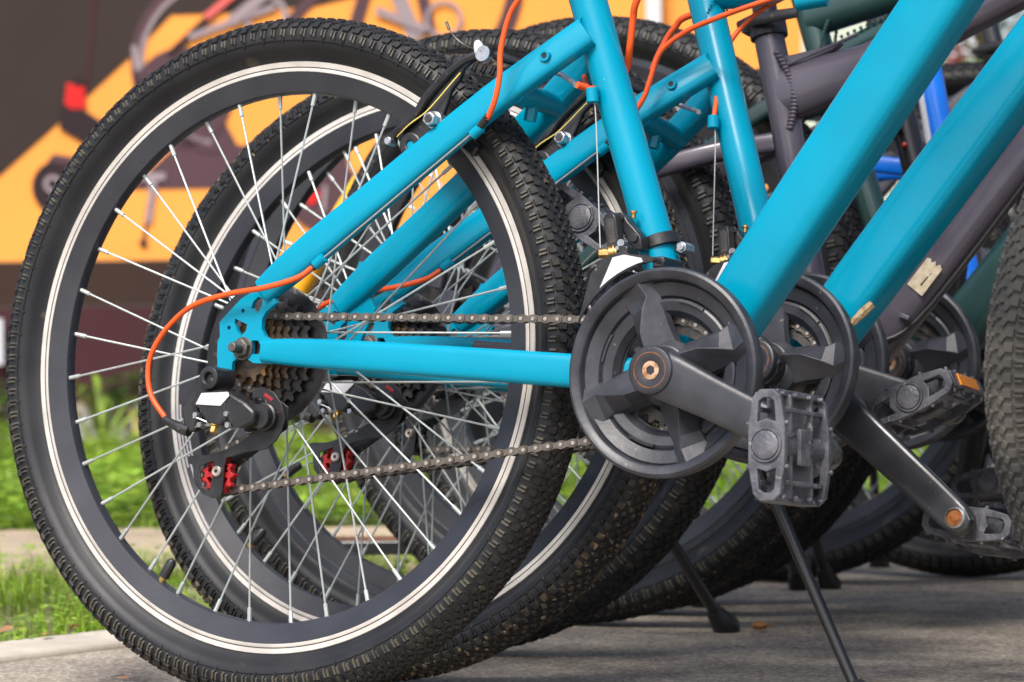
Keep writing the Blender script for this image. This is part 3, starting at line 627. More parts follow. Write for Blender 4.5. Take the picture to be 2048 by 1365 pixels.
def v_brake(bike):
    for s_ in (-1, 1):
        out = [(.163, .5195), (.171, .5150), (.179, .5200), (.183, .5300), (.190, .5400), (.1990, .5500), (.2040, .5640), (.2080, .5760), (.2165, .5845), (.2204, .5951), (.2296, .6015), (.2437, .6048), (.2434, .6103), (.2355, .6108), (.2294, .607), (.2138, .601), (.2048, .589), (.1878, .5775), (.1786, .5682), (.1711, .5575), (.1610, .5480), (.1560, .5360)]
        m_ = MB(); m_.plate(out, s_ * .0440, s_ * .0500); m_.lathe([(.004, s_ * .060), (.0110, s_ * .060), (.0120, s_ * .058), (.0120, s_ * .044), (.004, s_ * .044)], 20, c=(.171, 0, .5245))
        va = obj('brake_arm', m_, 'black_plastic', bike, .0012)
        m_ = MB(); m_.tube(cr([(.148, s_ * .052, .5285), (.152, s_ * .054, .5370), (.1711, s_ * .054, .5510), (.1830, s_ * .053, .5690), (.2000, s_ * .052, .5860), (.2200, s_ * .050, .6020), (.2420, s_ * .048, .6090)], 5), .0042, 8); obj('arm_edge', m_, 'black_plastic', va)
        m_ = MB(); m_.tube(cr([(.1534, s_ * .055, .5330), (.1682, s_ * .057, .5440), (.1838, s_ * .056, .554), (.196, s_ * .055, .5658), (.2081, s_ * .054, .579), (.2190, s_ * .053, .5905)], 4), .0006, 6); obj('return_spring', m_, 'yellow_wire', va)
        m_ = MB(); bolt(m_, (.1940, s_ * .056, .5470), (0, s_, 0), .0072, .010, mi=0); m_.cyl((.1940, s_ * .045, .5470), (.1940, s_ * .0565, .5470), .0085, 16, mi=0); m_.plate(circ(.0045, 6, (.1940, .5470)), s_ * .0668, s_ * .0655, mi=1); obj('pad_nut', m_, ['steel', 'dark_cog'], va, .0005)
        m_ = MB(); m_.cyl((.1479, s_ * .050, .5287), (.1479, s_ * .062, .5287), .0040, 10); m_.plate(circ(.0035, 8, (.1479, .5287)), s_ * .063, s_ * .062); obj('tension_screw', m_, 'steel', va, .0004)
        m_ = MB(); m_.ball((.1540, s_ * .040, .5440), .0058, 12, sc=(1, .9, 1)); obj('spring_cap', m_, 'rivet', va)
        m_ = MB(); m_.box((.2020, s_ * .0225, .5360), (.052, .009, .011), Matrix.Rotation(R(38), 3, 'Y')); obj('brake_pad', m_, 'black_plastic', va, .002)
        if s_ < 0:
            m_ = MB(); m_.tube([(.2400, -.055, .6080), (.2385, -.055, .6150), (.2370, -.055, .6190)], [.0048, .0046, .0025], 12, side=(0, 1, 0)); obj('anchor_bolt', m_, 'white', va)
            m_ = MB(); m_.cyl((.2460, -.058, .6060), (.2460, -.0600, .6062), .0075, 16); obj('anchor_washer', m_, 'steel', va)
            m_ = MB(); m_.tube(cr([(.2440, -.06, .608), (.2385, -.056, .6104), (.2225, -.05, .6161), (.211, -.05, .6237), (.2043, -.052, .6323)], 4), .0006, 6); m_.cyl((.2043, -.052, .6323), (.2015, -.053, .6395), .0016, 8); obj('wire_tail', m_, 'dark_steel', va)
            m_ = MB(); m_.tube([(.2490, -.045, .6070), (.2520, -.04, .6066), (.2590, -.034, .6040), (.2660, -.028, .6020)], [.0030, .0050, .0046, .0042], 10); obj('noodle_boot', m_, 'black_plastic', va, 0)
            m_ = MB(); m_.tube(cr([(.2660, -.028, .6020), (.290, .0, .5960), (.314, -.015, .5850), (.3290, -.030, .5775)], 4), .0026, 8); obj('brake_noodle', m_, 'steel', va)
def kickstand(bike, top, foot_w, r=.0075, mid=.0):
    bpy.context.view_layer.update()
    inv = bike.matrix_world.inverted(); f = inv @ Vector(foot_w); t = Vector(top); d = (f - t).normalized()
    m_ = MB(); m_.tube([t, t + d * .03, f - d * (.015 if r < .007 else .03)], [r * 1.1, r, r * .9], 12, side=(1, 0, 0)); m_.ball(t, r * 1.8, 10); ks = obj('kickstand', m_, 'black', bike)
    m_ = MB(); up = (inv.to_3x3() @ Vector((0, 0, 1))).normalized(); h_ = .55 if r < .007 else 1.; m_.tube([f - d * .036 * h_, f - d * .030 * h_, f + up * .004, f], [.009, .011, .018, .017], 14, side=(1, 0, 0), ry=[.009, .011, .016, .015]); obj('rubber_foot', m_, 'black_plastic', ks)
    return ks

b1 = make_cyan('bicycle', 'cyan bicycle nearest the viewer, with the large grey chain guard and pedal in front', (0, 0), 0, R(5.67), R(-23.3), R(92), R(92), 'a', rot=R(4.4), turn=True)
b2 = make_cyan('bicycle', 'second cyan bicycle, between the nearest and the anthracite one, mud on its rear tyre', (-.013, .193), R(-.62), R(13.84), R(141), R(-38), R(4), 'b', True, rot=R(5.5), valve=R(230))
kickstand(b2, (.383, 0, .290), (.513, .236, .0), .0062)
# dark protective film on the second bike's chain stay, white stripes on its rim
m_ = MB(); m_.tube(cr([(.125, -.0648, .3262), (.20, -.0612, .3222), (.30, -.0560, .3145), (.37, -.047, .311)], 5), .0150, 20, ry=.0096, ex=3.); obj('stay_protector', m_, 'film', b2)
rw2 = [c for c in b2.children if c.name.startswith('rear_wheel')][0]
for r0_, a0, a1 in ((.2740, 186, 201), (.2700, 187, 204), (.2660, 190, 206), (.2740, 8, 22), (.2700, 6, 20), (.2660, 4, 18)):
    m_ = MB(); m_.lathe([(r0_ - .0007, -.0128), (r0_ + .0007, -.0130), (r0_ + .0007, -.0120), (r0_ - .0007, -.0115)], 16, a0=R(a0 + 4), a1=R(a1 + 4)); obj('rim_decal', m_, 'sticker', rw2)
m_ = MB(); m_.tube([(.5285, -.060, .3500), (.541, -.058, .3640), (.548, -.056, .372)], [.003, .0046, .004], 7); obj('bark_scrap', m_, 'straw', b2)

# ---------------------------------------------------------------- other bicycles in the row
def other(label, loc, yaw, lean, Rw, paint, ST, DT, TT, SS, CS, BB, ang, pr, dh=.023, th=.020, silver=False, ped=True, rotw=0, foot=None, ftop=(.10, .075, .31), post='black', clampz=None, joined=True, guard=True, gs=1., refl=False, str_=.0165, wm='mid', der=True, pl=None, seg=None, cas=True, front=True):
    bike = bpy.data.objects.new('bicycle', None); COL.objects.link(bike); bike.location = (loc[0], loc[1], 0); bike.rotation_euler = (-lean, 0, yaw)
    tag(bike, label, 'bicycle', 'bicycles parked side by side')
    Z = Rw + .0015
    frame_tubes(bike, paint, ST, DT, TT, SS, CS, dh, dh * .85, th, str_, (.009, .011, .011))
    for s_ in (-1, 1):
        m_ = MB(); m_.plate([(-.02, Z - .025), (-.025, Z), (-.015, Z + .02), (.01, Z + .045), (.03, Z + .04), (.015, Z + .01), (.04, Z + .004), (.04, Z - .016), (.005, Z - .02)], s_ * .0630, s_ * .0680); bolt(m_, (0, s_ * .068, Z), (0, s_, 0), .0095, .008); m_.cyl((0, s_ * .05, Z), (0, s_ * .085, Z), .005, 10)
        obj('dropout', m_, paint, bike, .0008)
    m_ = MB(); top = Vector(ST[-1]); d = (Vector(ST[-1]) - Vector(ST[-2])).normalized()
    m_.tube([top - d * .012, top + d * .006], str_ + .004, 20); m_.box(top + Vector((-.020, 0, 0)), (.012, .022, .014)); cl = obj('seat_clamp', m_, 'black_plastic', bike, .001)
    m_ = MB(); m_.tube([top + Vector((-.026, -.020, 0)), top + Vector((0, -.030, .003)), top + Vector((.046, -.027, .008))], [.004, .0075, .0060], 10, ry=[.003, .0032, .0028]); obj('quick_release_lever', m_, 'black_plastic', cl, .0006)
    m_ = MB(); m_.tube([top, top + d * .20], .0136, 18); obj('seat_post', m_, post, bike)
    m_ = MB(); e = top + d * .21; m_.tube([e + Vector((-.13, 0, .01)), e + Vector((-.1, 0, .015)), e + Vector((0, 0, .01)), e + Vector((.12, 0, .012)), e + Vector((.14, 0, .005))], [.01, .02, .02, .014, .006], 16, ry=[.04, .075, .05, .022, .01]); obj('saddle', m_, 'black_plastic', bike)
    wh = wheel(bike, 'rear_wheel', 0, Rw, 0, rotw, silver, False, joined=joined, valve=R(215))
    if cas: cassette(wh)
    if front: 
        wheel(bike, 'front_wheel', 1.10, Rw, 0, rotw, silver, False, rear=False, joined=True)
        for s_ in (-1, 1):
            m_ = MB(); m_.tube([(1.10, s_ * .056, Z), (1.00, s_ * .060, .62), (.95, s_ * .060, .74)], [.014, .018, .017], 16); obj('fork_leg', m_, 'black', bike)
        m_ = MB(); m_.tube([(.95, -.065, .74), (.94, 0, .765), (.95, .065, .74)], .018, 12, side=(1, 0, 0)); m_.cyl((.935, 0, .76), (.86, 0, .96), .019, 16); obj('fork_crown', m_, 'black', bike)
        m_ = MB(); m_.tube([(.85, -.33, 1.03), (.84, 0, 1.0), (.85, .33, 1.03)], .0145, 14, side=(1, 0, 0)); m_.cyl((.86, 0, .95), (.84, 0, 1.0), .018, 14); obj('handlebar', m_, 'black', bike)
    ch = chain(bike, BB, (0, Z), 0, joined=joined, rg=.0485 if joined else .0800)
    crankset(bike, BB, ang, pr, pr if pl is None else pl, guard, gs, refl)
    if der: rear_derailleur(bike, dz=Z - .333, red=False)
    if foot: kickstand(bike, ftop, foot)
    return bike
SS0 = lambda zt, xt, Z: [(.010, -.066, Z + .04), (.06, -.064, Z + .082), (.15, -.056, Z + .155), (.26, -.04, (zt + Z + .17) / 2 + .03), (xt, -.018, zt)]
CS0 = lambda Z, bb: [(.025, -.066, Z), (.10, -.065, Z - .006), (.25, -.058, Z - .02), (bb - .03, -.036, .312)]
b3 = other('anthracite mountain bicycle with welded seat tube and a silver price tag on its down tube', (-.095, .485), R(2), R(8), .350, 'anthracite',
    [(.437, 0, .31), (.4095, 0, .426), (.3795, 0, .571), (.3555, 0, .666), (.3515, 0, .684)],
    [(.445, 0, .295), (.494, 0, .341), (.5776, 0, .4475), (.84, 0, .785)], [(.372, 0, .609), (.40, 0, .616), (.47, 0, .636), (.58, 0, .683), (.82, 0, .79)],
    [(-.002, -.066, .398), (.010, -.064, .440), (.07, -.058, .475), (.18, -.052, .505), (.26, -.046, .5280), (.32, -.030, .545), (.366, -.006, .556)], CS0(.351, .44), (.434, .3085), R(-15.7), R(25),
    dh=.0225, th=[.032, .030, .024, .020, .020], foot=(.068, .849, 0), joined=False, gs=1.04, refl=True, pl=R(20), rotw=R(5))
# price tag, clip and cable on its down tube; gusset between seat tube and top tube
m_ = MB(); tg = [(0, 0), (.030, 0), (.030, .0145), (.027, .013), (.026, .017), (.0235, .012), (.022, .018), (.019, .013), (.015, .020), (.013, .014), (.009, .0175), (.006, .015), (0, .018)]
dd = Vector((.61, 0, .79)); nn = Vector((.79, 0, -.61))
def on_dt(u, v): p = Vector((.5360, 0, .3950)) + dd * u + nn * v; return (p.x, p.z)
m_.plate([on_dt(u, v - .006) for u, v in [(0, 0), (.034, 0), (.036, .004), (.033, .007), (.037, .010), (.033, .013), (.037, .016), (.034, .021), (0, .021)]], -.0212, -.0204); obj('price_tag', m_, 'paper', b3)
m_ = MB(); m_.plate([on_dt(u, v) for u, v in ((.008, .006), (.020, .007), (.020, .0082), (.008, .0076))], -.0216, -.0213); m_.plate([on_dt(u, v) for u, v in ((.022, .0075), (.024, .0075), (.024, .0085), (.022, .0085))], -.0216, -.0213); obj('tag_print', m_, 'black_plastic', b3)
m_ = MB(); m_.plate([(.366, .650), (.385, .652), (.44, .662), (.40, .628), (.376, .618)], -.006, .006); obj('gusset', m_, 'anthracite', b3, .002)
m_ = MB()
for i in range(21): t = i / 20; m_.ball((.3735 + .012 * math.sin(t * 3.1) - .004 + .018 * t, -.0142, .652 - .082 * t), .0036, 8, sc=(1.3, .8, .7))
for i in range(28): t = i / 27; m_.ball((.384 + .075 * t, -.0130 + .003 * t, .640 + .028 * t), .0026, 6, sc=(.8, .8, .9))
obj('weld_bead', m_, 'anthracite', b3)
cable(b3, 'black_cable', [on_dt(.30, .022)[0:1] + (-.006,) + on_dt(.30, .022)[1:], on_dt(.0, .024)[0:1] + (-.008,) + on_dt(.0, .024)[1:], (.500, -.02, .335), (.47, -.01, .30)], .0028, 'black_cable')
m_ = MB(); p0 = on_dt(-.028, .014); m_.box((p0[0], -.021, p0[1]), (.012, .006, .005), Matrix.Rotation(R(20), 3, 'Y')); obj('cable_clip', m_, 'grey_frame', b3, .001)
m_ = MB(); m_.plate([(.305, .535), (.32, .56), (.29, .60)], 0, .001); bpy.data.meshes.remove(m_.mesh('x', ['black']))

b4 = other('dark green bicycle with welded gusset behind the anthracite one', (-.146, .865), R(1), R(4.2), .370, 'green',
    [(.442, 0, .31), (.374, 0, .5095), (.314, 0, .672), (.275, 0, .79)], [(.450, 0, .310), (.500, 0, .358), (.560, 0, .430), (.84, 0, .765)], [(.297, 0, .720), (.40, 0, .745), (.82, 0, .83)],
    SS0(.62, .33, .371), CS0(.371, .44), (.442, .308), R(150), R(20), dh=.031, th=.022, gs=1.05, foot=(-.12, 1.16, 0))
m_ = MB(); m_.tube([(.315, 0, .668), (.40, 0, .703), (.50, 0, .745)], .015, 16, ry=.013); obj('gusset_tube', m_, 'green', b4)
m_ = MB(); welds(m_, (.322, -.004, .690), ((.2, 0, .95), (0, 1, 0)), (.034, .018), r=.0026); 
for i in range(16): t = i / 15; m_.ball((.335 + .12 * t, -.013, .692 + .045 * t), .0026, 6)
obj('weld_bead', m_, 'green', b4)
m_ = MB(); m_.tube([(.0, -.07, .40), (.10, -.07, .50), (.18, -.066, .575)], .011, 12); bpy.data.meshes.remove(m_.mesh('x', ['black']))
def gen(label, x, y, yaw, lean, Rw, paint, foot, sl=.33, zt=.62, top=.70, **k):
    Z = Rw + .0015; st = lambda z: (.442 - sl * (z - .31), 0, z)
    return other(label, (x, y), yaw, lean, Rw, paint, [st(.31), st(.5), st(top - .04), st(top)], [(.448, 0, .31), (.50, 0, .36), (.84, 0, .76)], [(st(top - .05)[0] + .01, 0, top - .045), (.55, 0, top + .01), (.86, 0, .80)],
                 SS0(zt, st(zt)[0] + .005, Z), CS0(Z, .44), (.442, .308), R(k.pop('ang', 20)), R(k.pop('pr', 10)), foot=foot, **k)
b5 = gen('glossy black bicycle squeezed between the dark green and the blue one', -.16, 1.03, R(0), R(5), .345, 'black', (-.128, 1.467, 0), sl=.28, top=.84, zt=.6, silver=True, ang=80)
b6 = gen('bright blue bicycle with a white edged seat tube farther along the row', -.205, 1.20, R(0), R(6), .335, 'blue', (-.097, 1.497, 0), sl=.225, top=.86, zt=.55, ang=-60)
b7 = gen('grey bicycle with a black seat clamp near the far end of the row', -.22, 1.58, R(1), R(5), .366, 'grey_frame', (-.203, 1.905, 0), sl=.30, top=.735, zt=.70, ang=30)
b8 = gen('plain black bicycle with a thick knobbly rear tyre, third from the far end', -.0, 1.74, R(0), R(2.5), .366, 'black', None, ang=100, top=.86, zt=.7)
b10 = gen('dark grey bicycle next to the last one of the row', -.18, 2.06, R(0), R(5), .345, 'grey_frame', None, ang=45, top=.86, zt=.7)
b9 = gen('black bicycle with silver rims, last in the row by the pavement', -.43, 2.46, R(-2), R(4), .345, 'black', None, silver=True, ang=10, top=.80)
m_ = MB(); m_.tube([(.400, -.0145, .43), (.352, -.0145, .66)], .0040, 8, ry=.0016); obj('white_stripe', m_, 'white', b6)
m_ = MB(); m_.ball((.368, -.018, .575), .0035, 8); obj('red_badge', m_, 'redpaint', b5)

# ---------------------------------------------------------------- ground, seen frame: F = view axis on the ground, G = across
F2 = Vector((CF.x, CF.y)).normalized(); G2 = Vector((CR.x, CR.y)).normalized()
def gp(t, s, z=0.):      # t metres ahead of the camera, s metres to its right
    p = Vector((CP.x, CP.y)) + F2 * t + G2 * s; return (p.x, p.y, z)
def sheet(name, pts, z, m, kind='structure', th=0):
    me = bpy.data.meshes.new(name); n = len(pts)
    vs = [(p[0], p[1], z) for p in pts]; fs = [tuple(range(n))]
    if th: vs += [(p[0], p[1], z - th) for p in pts]; fs += [(i, (i + 1) % n, n + (i + 1) % n, n + i) for i in range(n)]
    me.from_pydata(vs, [], fs); me.materials.append(m)
    import bmesh
    b = bmesh.new(); b.from_mesh(me); bmesh.ops.recalc_face_normals(b, faces=b.faces)
    if not th and b.faces[:][0].normal.z < 0: bmesh.ops.reverse_faces(b, faces=b.faces)
    b.to_mesh(me); b.free()
    o = bpy.data.objects.new(name, me); COL.objects.link(o); o['kind'] = kind; return o
asphalt = mat('asphalt', (.33, .283, .228), .9, col2=(.27, .230, .182), scale=3.2, contrast=(.35, .65), bump=1., bscale=170, spots=(.58, .53, .46), spscale=210, spthr=.585)
_n = asphalt.node_tree; _tc = [x for x in _n.nodes if x.type == 'TEX_COORD'][0]; _b = _n.nodes['Principled BSDF']
_src = _b.inputs['Base Color'].links[0].from_socket
_v = _n.nodes.new('ShaderNodeTexVoronoi'); _v.inputs['Scale'].default_value = 190; _n.links.new(_tc.outputs['Object'], _v.inputs['Vector'])
_m = _n.nodes.new('ShaderNodeMapRange'); _m.inputs[1].default_value = .1; _m.inputs[2].default_value = .9; _m.inputs[3].default_value = .66; _m.inputs[4].default_value = 1.34
_sp = _n.nodes.new('ShaderNodeSeparateColor'); _n.links.new(_v.outputs['Color'], _sp.inputs[0]); _n.links.new(_sp.outputs[0], _m.inputs[0])
_s = _n.nodes.new('ShaderNodeVectorMath'); _s.operation = 'SCALE'; _n.links.new(_src, _s.inputs[0]); _n.links.new(_m.outputs[0], _s.inputs['Scale'])
_t = _n.nodes.new('ShaderNodeTexNoise'); _t.inputs['Scale'].default_value = 14; _t.inputs['Detail'].default_value = 8; _n.links.new(_tc.outputs['Object'], _t.inputs['Vector'])
_m2 = _n.nodes.new('ShaderNodeMapRange'); _m2.inputs[1].default_value = .3; _m2.inputs[2].default_value = .7; _m2.inputs[3].default_value = .78; _m2.inputs[4].default_value = 1.15; _n.links.new(_t.outputs[0], _m2.inputs[0])
_s2 = _n.nodes.new('ShaderNodeVectorMath'); _s2.operation = 'SCALE'; _n.links.new(_s.outputs[0], _s2.inputs[0]); _n.links.new(_m2.outputs[0], _s2.inputs['Scale']); _n.links.new(_s2.outputs[0], _b.inputs['Base Color'])
soil = mat('soil', (.16, .13, .085), .95, col2=(.30, .25, .18), scale=8, bump=1., bscale=60)
paving = mat('pale_paving', (.44, .34, .24), .9, col2=(.35, .27, .19), scale=3, bump=.6, bscale=90, spots=(.24, .19, .14), spscale=40, spthr=.62)
kerbm = mat('kerb_concrete', (.52, .47, .39), .9, col2=(.42, .37, .31), scale=12, bump=.6, bscale=160)
sheet('ground', [gp(-30, -60), gp(-30, 60), gp(120, 60), gp(120, -60)], -.012, soil)
# asphalt yard: right of the kerb line running along world y at x = -.62
KX = -.600
far = 5.05
def onkerb(t): # point on the kerb line at distance t ahead
    # solve CP + F2 t + G2 s has x = KX
    s = (KX - CP.x - F2.x * t) / G2.x; return gp(t, s)
kd = Vector((.105, 1)).normalized()
K0 = Vector((-.598, .335)); A_ = K0 - kd * 3.6; B_ = K0 + kd * 2.05
sheet('asphalt_yard', [(A_.x, A_.y), (B_.x, B_.y), gp(5.02, 2.0)[:2], gp(5.02, 14)[:2], gp(-12, 14)[:2], gp(-12, 2)[:2]], 0, asphalt)
nrm = Vector((-kd.y, kd.x))
kerb_parts = MB()
kb = bpy.data.objects.new('kerb', None); COL.objects.link(kb); kb['kind'] = 'structure'
L0 = -3.6
while L0 < 2.0:
    L1 = min(L0 + .98, 2.04); a = K0 + kd * L0; b = K0 + kd * (L1 - .006); m2 = MB()
    vs = []
    for zz, e in ((-.02, 0), (.004, 0), (.008, .004)):
        for p, q in ((a + nrm * (-.115 + e), None), (b + nrm * (-.115 + e), None), (b + nrm * (.01 - e), None), (a + nrm * (.01 - e), None)): vs.append((p.x, p.y, zz + rnd.uniform(-.001, .001)))
    m2.add(vs, [(i + 4 * l, (i + 1) % 4 + 4 * l, (i + 1) % 4 + 4 * (l + 1), i + 4 * (l + 1)) for l in (0, 1) for i in range(4)] + [(8, 9, 10, 11)])
    obj('kerb_stone', m2, kerbm, kb, .003); L0 += .98
sheet('path', [gp(5.02, -8)[:2], gp(5.02, 14)[:2], gp(6.15, 14)[:2], gp(6.15, -8)[:2]], .002, paving, th=.02)
# grass ----------------------------------------------------------
def leafmat(name, c1, c2, c3=None):
    m = bpy.data.materials.new(name); m.use_nodes = True; n = m.node_tree; b = n.nodes['Principled BSDF']; b.inputs['Roughness'].default_value = .55
    g = n.nodes.new('ShaderNodeNewGeometry'); r = n.nodes.new('ShaderNodeValToRGB'); n.links.new(g.outputs['Random Per Island'], r.inputs[0])
    r.color_ramp.elements[0].color = (*c1, 1); r.color_ramp.elements[1].color = (*c2, 1)
    if c3: e = r.color_ramp.elements.new(.95); e.color = (*c2, 1); r.color_ramp.elements[-1].color = (*c3, 1)
    n.links.new(r.outputs[0], b.inputs['Base Color'])
    nz_ = n.nodes.new('ShaderNodeTexNoise'); nz_.inputs['Scale'].default_value = 7; nz_.inputs['Detail'].default_value = 3; tc_ = n.nodes.new('ShaderNodeTexCoord'); n.links.new(tc_.outputs['Object'], nz_.inputs['Vector'])
    mr_ = n.nodes.new('ShaderNodeMapRange'); mr_.inputs[1].default_value = .38; mr_.inputs[2].default_value = .62; mr_.inputs[3].default_value = .32; mr_.inputs[4].default_value = 1.25; n.links.new(nz_.outputs[0], mr_.inputs[0])
    vm_ = n.nodes.new('ShaderNodeVectorMath'); vm_.operation = 'SCALE'; n.links.new(r.outputs[0], vm_.inputs[0]); n.links.new(mr_.outputs[0], vm_.inputs['Scale']); n.links.new(vm_.outputs[0], b.inputs['Base Color'])
    tr = n.nodes.new('ShaderNodeBsdfTranslucent'); n.links.new(r.outputs[0], tr.inputs[0]); mx = n.nodes.new('ShaderNodeMixShader'); mx.inputs[0].default_value = .35
    n.links.new(b.outputs[0], mx.inputs[1]); n.links.new(tr.outputs[0], mx.inputs[2]); n.links.new(mx.outputs[0], n.nodes['Material Output'].inputs[0])
    return m
grassm = leafmat('grass_blades', (.16, .31, .012), (.38, .54, .05), (.50, .40, .14))
weedm = leafmat('weed_leaves', (.15, .31, .016), (.40, .58, .06), (.42, .45, .09))
rng = np.random.default_rng(5)
def grass(name, P, hmin, hmax, wd, mt, leafy=False, hn=None):
    if P.shape[1] == 4: hn = P[:, 3]; P = P[:, :3]
    """P: n x 3 base points"""
    n = len(P); a = rng.uniform(0, 2 * np.pi, n); h = rng.uniform(hmin, hmax, n) * (hn if hn is not None else 1); lean = rng.uniform(.1, .8, n)
    d = np.stack([np.cos(a), np.sin(a), 0 * a], 1); s = np.stack([-np.sin(a), np.cos(a), 0 * a], 1); up = np.array([0, 0, 1.])
    if not leafy:
        ww = (wd * rng.uniform(.6, 1.3, n))[:, None]; hh = h[:, None]; L = lean[:, None]
        p0, p1 = P - s * ww, P + s * ww; mid = P + d * hh * L * .35 + up * hh * .6; m0, m1 = mid - s * ww * .8, mid + s * ww * .8; tip = P + d * hh * L + up * hh
        V = np.stack([p0, p1, m0, m1, tip], 1).reshape(-1, 3); base = (np.arange(n) * 5)[:, None]
        Fq = np.concatenate([base + np.array([0, 1, 3]), base + np.array([0, 3, 2]), base + np.array([2, 3, 4])], 1).reshape(-1, 3)
    else:
        ww = (wd * rng.uniform(.6, 1.4, n))[:, None]; c = P + up * h[:, None]; til = rng.uniform(-.4, .6, n)[:, None]
        V = np.stack([c - d * ww, c - d * ww * .2 + s * ww * .75 + up * til * ww * .5, c + d * ww + up * til * ww, c - d * ww * .2 - s * ww * .75 + up * til * ww * .5], 1).reshape(-1, 3)
        base = (np.arange(n) * 4)[:, None]; Fq = np.concatenate([base + np.array([0, 1, 2]), base + np.array([0, 2, 3])], 1).reshape(-1, 3)
    me = bpy.data.meshes.new(name); me.from_pydata(V.tolist(), [], Fq.tolist()); me.materials.append(mt)
    o = bpy.data.objects.new(name, me); COL.objects.link(o); o['kind'] = 'stuff'; return o
def scatter(n, t0, t1, s0, s1, dens=None, thr=.4, sc=4.):
    t = rng.uniform(t0, t1, n); s = rng.uniform(s0, s1, n)
    x = CP.x + F2.x * t + G2.x * s; y = CP.y + F2.y * t + G2.y * s
    from mathutils import noise as nz
    k = np.array([nz.noise(Vector((a * sc, b * sc, 0))) + .5 * nz.noise(Vector((a * sc * 3, b * sc * 3, 5))) for a, b in zip(x, y)])
    keep = k > thr - rng.uniform(0, .25, n)
    # left of the kerb only
    side = (x - K0.x) * nrm.x + (y - K0.y) * nrm.y
    keep &= (side > .015) | (t > 6.1)
    hq = np.array([nz.noise(Vector((a * sc * 1.3 + 9, b * sc * 1.3, 2))) for a, b in zip(x, y)])
    return np.stack([x, y, np.full(n, -.010), np.clip(.75 + 1.3 * hq, .25, 1.7)], 1)[keep]
grass('lawn_grass', scatter(34000, 3.3, 5.2, -1.6, .7, thr=-.02, sc=5), .012, .050, .0012, grassm)
grass('lawn_weeds', scatter(42000, 3.3, 5.25, -1.6, .7, thr=-.05, sc=5), .004, .045, .0055, weedm, True)
grass('far_grass', scatter(30000, 6.1, 10.2, -2.4, 2.6, thr=-.2, sc=2), .02, .07, .003, grassm)
grass('far_weeds', scatter(130000, 6.1, 10.2, -2.4, 2.6, thr=-.25, sc=2.4), .005, .085, .015, weedm, True)
grass('bed_weeds', scatter(9000, 10.2, 12.2, -2.4, 2.6, thr=.1, sc=2.4), .005, .08, .016, weedm, True)
_l = rng.uniform(-1.2, 1.9, 900); _o = np.abs(rng.normal(0, .018, 900)) * -1 + .02
P_ = np.stack([K0.x + kd.x * _l + nrm.x * _o, K0.y + kd.y * _l + nrm.y * _o, np.full(900, .002)], 1); _k = np.sin(_l * 9) + np.sin(_l * 23 + 1) > .1
grass('kerb_weeds', P_[_k], .004, .025, .0045, weedm, True)
_t = rng.choice([5.02, 6.15], 7000) + rng.normal(0, .20, 7000); _s = rng.uniform(-1.8, 1.0, 7000)
P_ = np.stack([CP.x + F2.x * _t + G2.x * _s, CP.y + F2.y * _t + G2.y * _s, np.full(7000, .0)], 1); _k = (np.sin(_s * 7) + np.sin(_s * 17 + 2) + rng.uniform(-.6, .6, 7000) > 0) & (((P_[:, 0] - K0.x) * nrm.x + (P_[:, 1] - K0.y) * nrm.y) > .02)
grass('path_weeds', P_[_k], .004, .04, .007, weedm, True)
# dead leaves along the kerb
m_ = MB()
for i in range(150):
    l = rnd.uniform(-.9, 1.0); p = K0 + kd * l + nrm * (rnd.uniform(-.02, .09) if i % 6 else rnd.uniform(-.6, .1)); a = rnd.uniform(0, 6.3); s_ = rnd.uniform(.005, .016)
    q = [(math.cos(a + k) * s_ * (1 if k in (0, 3.14) else .5), math.sin(a + k) * s_ * (1 if k in (0, 3.14) else .5), rnd.uniform(0, .008)) for k in (0, 1.2, 3.14, 4.4)]
    m_.add([(p.x + x, p.y + y, .009 + z) for x, y, z in q], [(0, 1, 2, 3)])
o = obj('dead_leaves', m_, mat('dry_leaf', (.42, .20, .07), .8, col2=(.25, .13, .06), scale=60)); o['kind'] = 'stuff'
m_ = MB(); lp = Vector((.105, .86, .008)); m_.ball(lp, .011, 8, sc=(1, .7, .5)); m_.tube([lp, lp + Vector((.02, 0, .002))], .0012, 5); tag(obj('fallen_nut', m_, mat('dry_husk', (.36, .17, .06), .8, col2=(.2, .1, .04), scale=90)), 'small dry brown husk lying on the asphalt beside the kickstand foot', 'husk')

# plants in front of the wall
def strap_plant(name, t, s, n, L, mt, label, grp=None):
    c = Vector(gp(t, s, -.01)); root = bpy.data.objects.new(name, None); COL.objects.link(root); root.location = c
    tag(root, label, 'plant', grp)
    for i in range(n):
        a = rnd.uniform(0, 6.28); l = L * rnd.uniform(.6, 1.1); out = rnd.uniform(.25, .8); w_ = rnd.uniform(.007, .014)
        pts = [Vector((math.cos(a) * l * out * u, math.sin(a) * l * out * u, l * (1.2 * u - .75 * u * u * (1 + out * .4)))) for u in (0, .25, .5, .75, 1)]
        m2 = MB(); m2.tube(pts, [w_ * .12] * 4 + [.0005], 6, side=(-math.sin(a), math.cos(a), 0), ry=[w_ * .7, w_, w_, w_ * .6, .0005]); obj('leaf', m2, mt, root)
    return root
lg = leafmat('strap_leaf', (.20, .36, .03), (.36, .48, .05)); ly = leafmat('yellow_leaf', (.50, .48, .10), (.62, .50, .22)); dg = leafmat('dark_leaf', (.03, .10, .02), (.07, .18, .03), None)
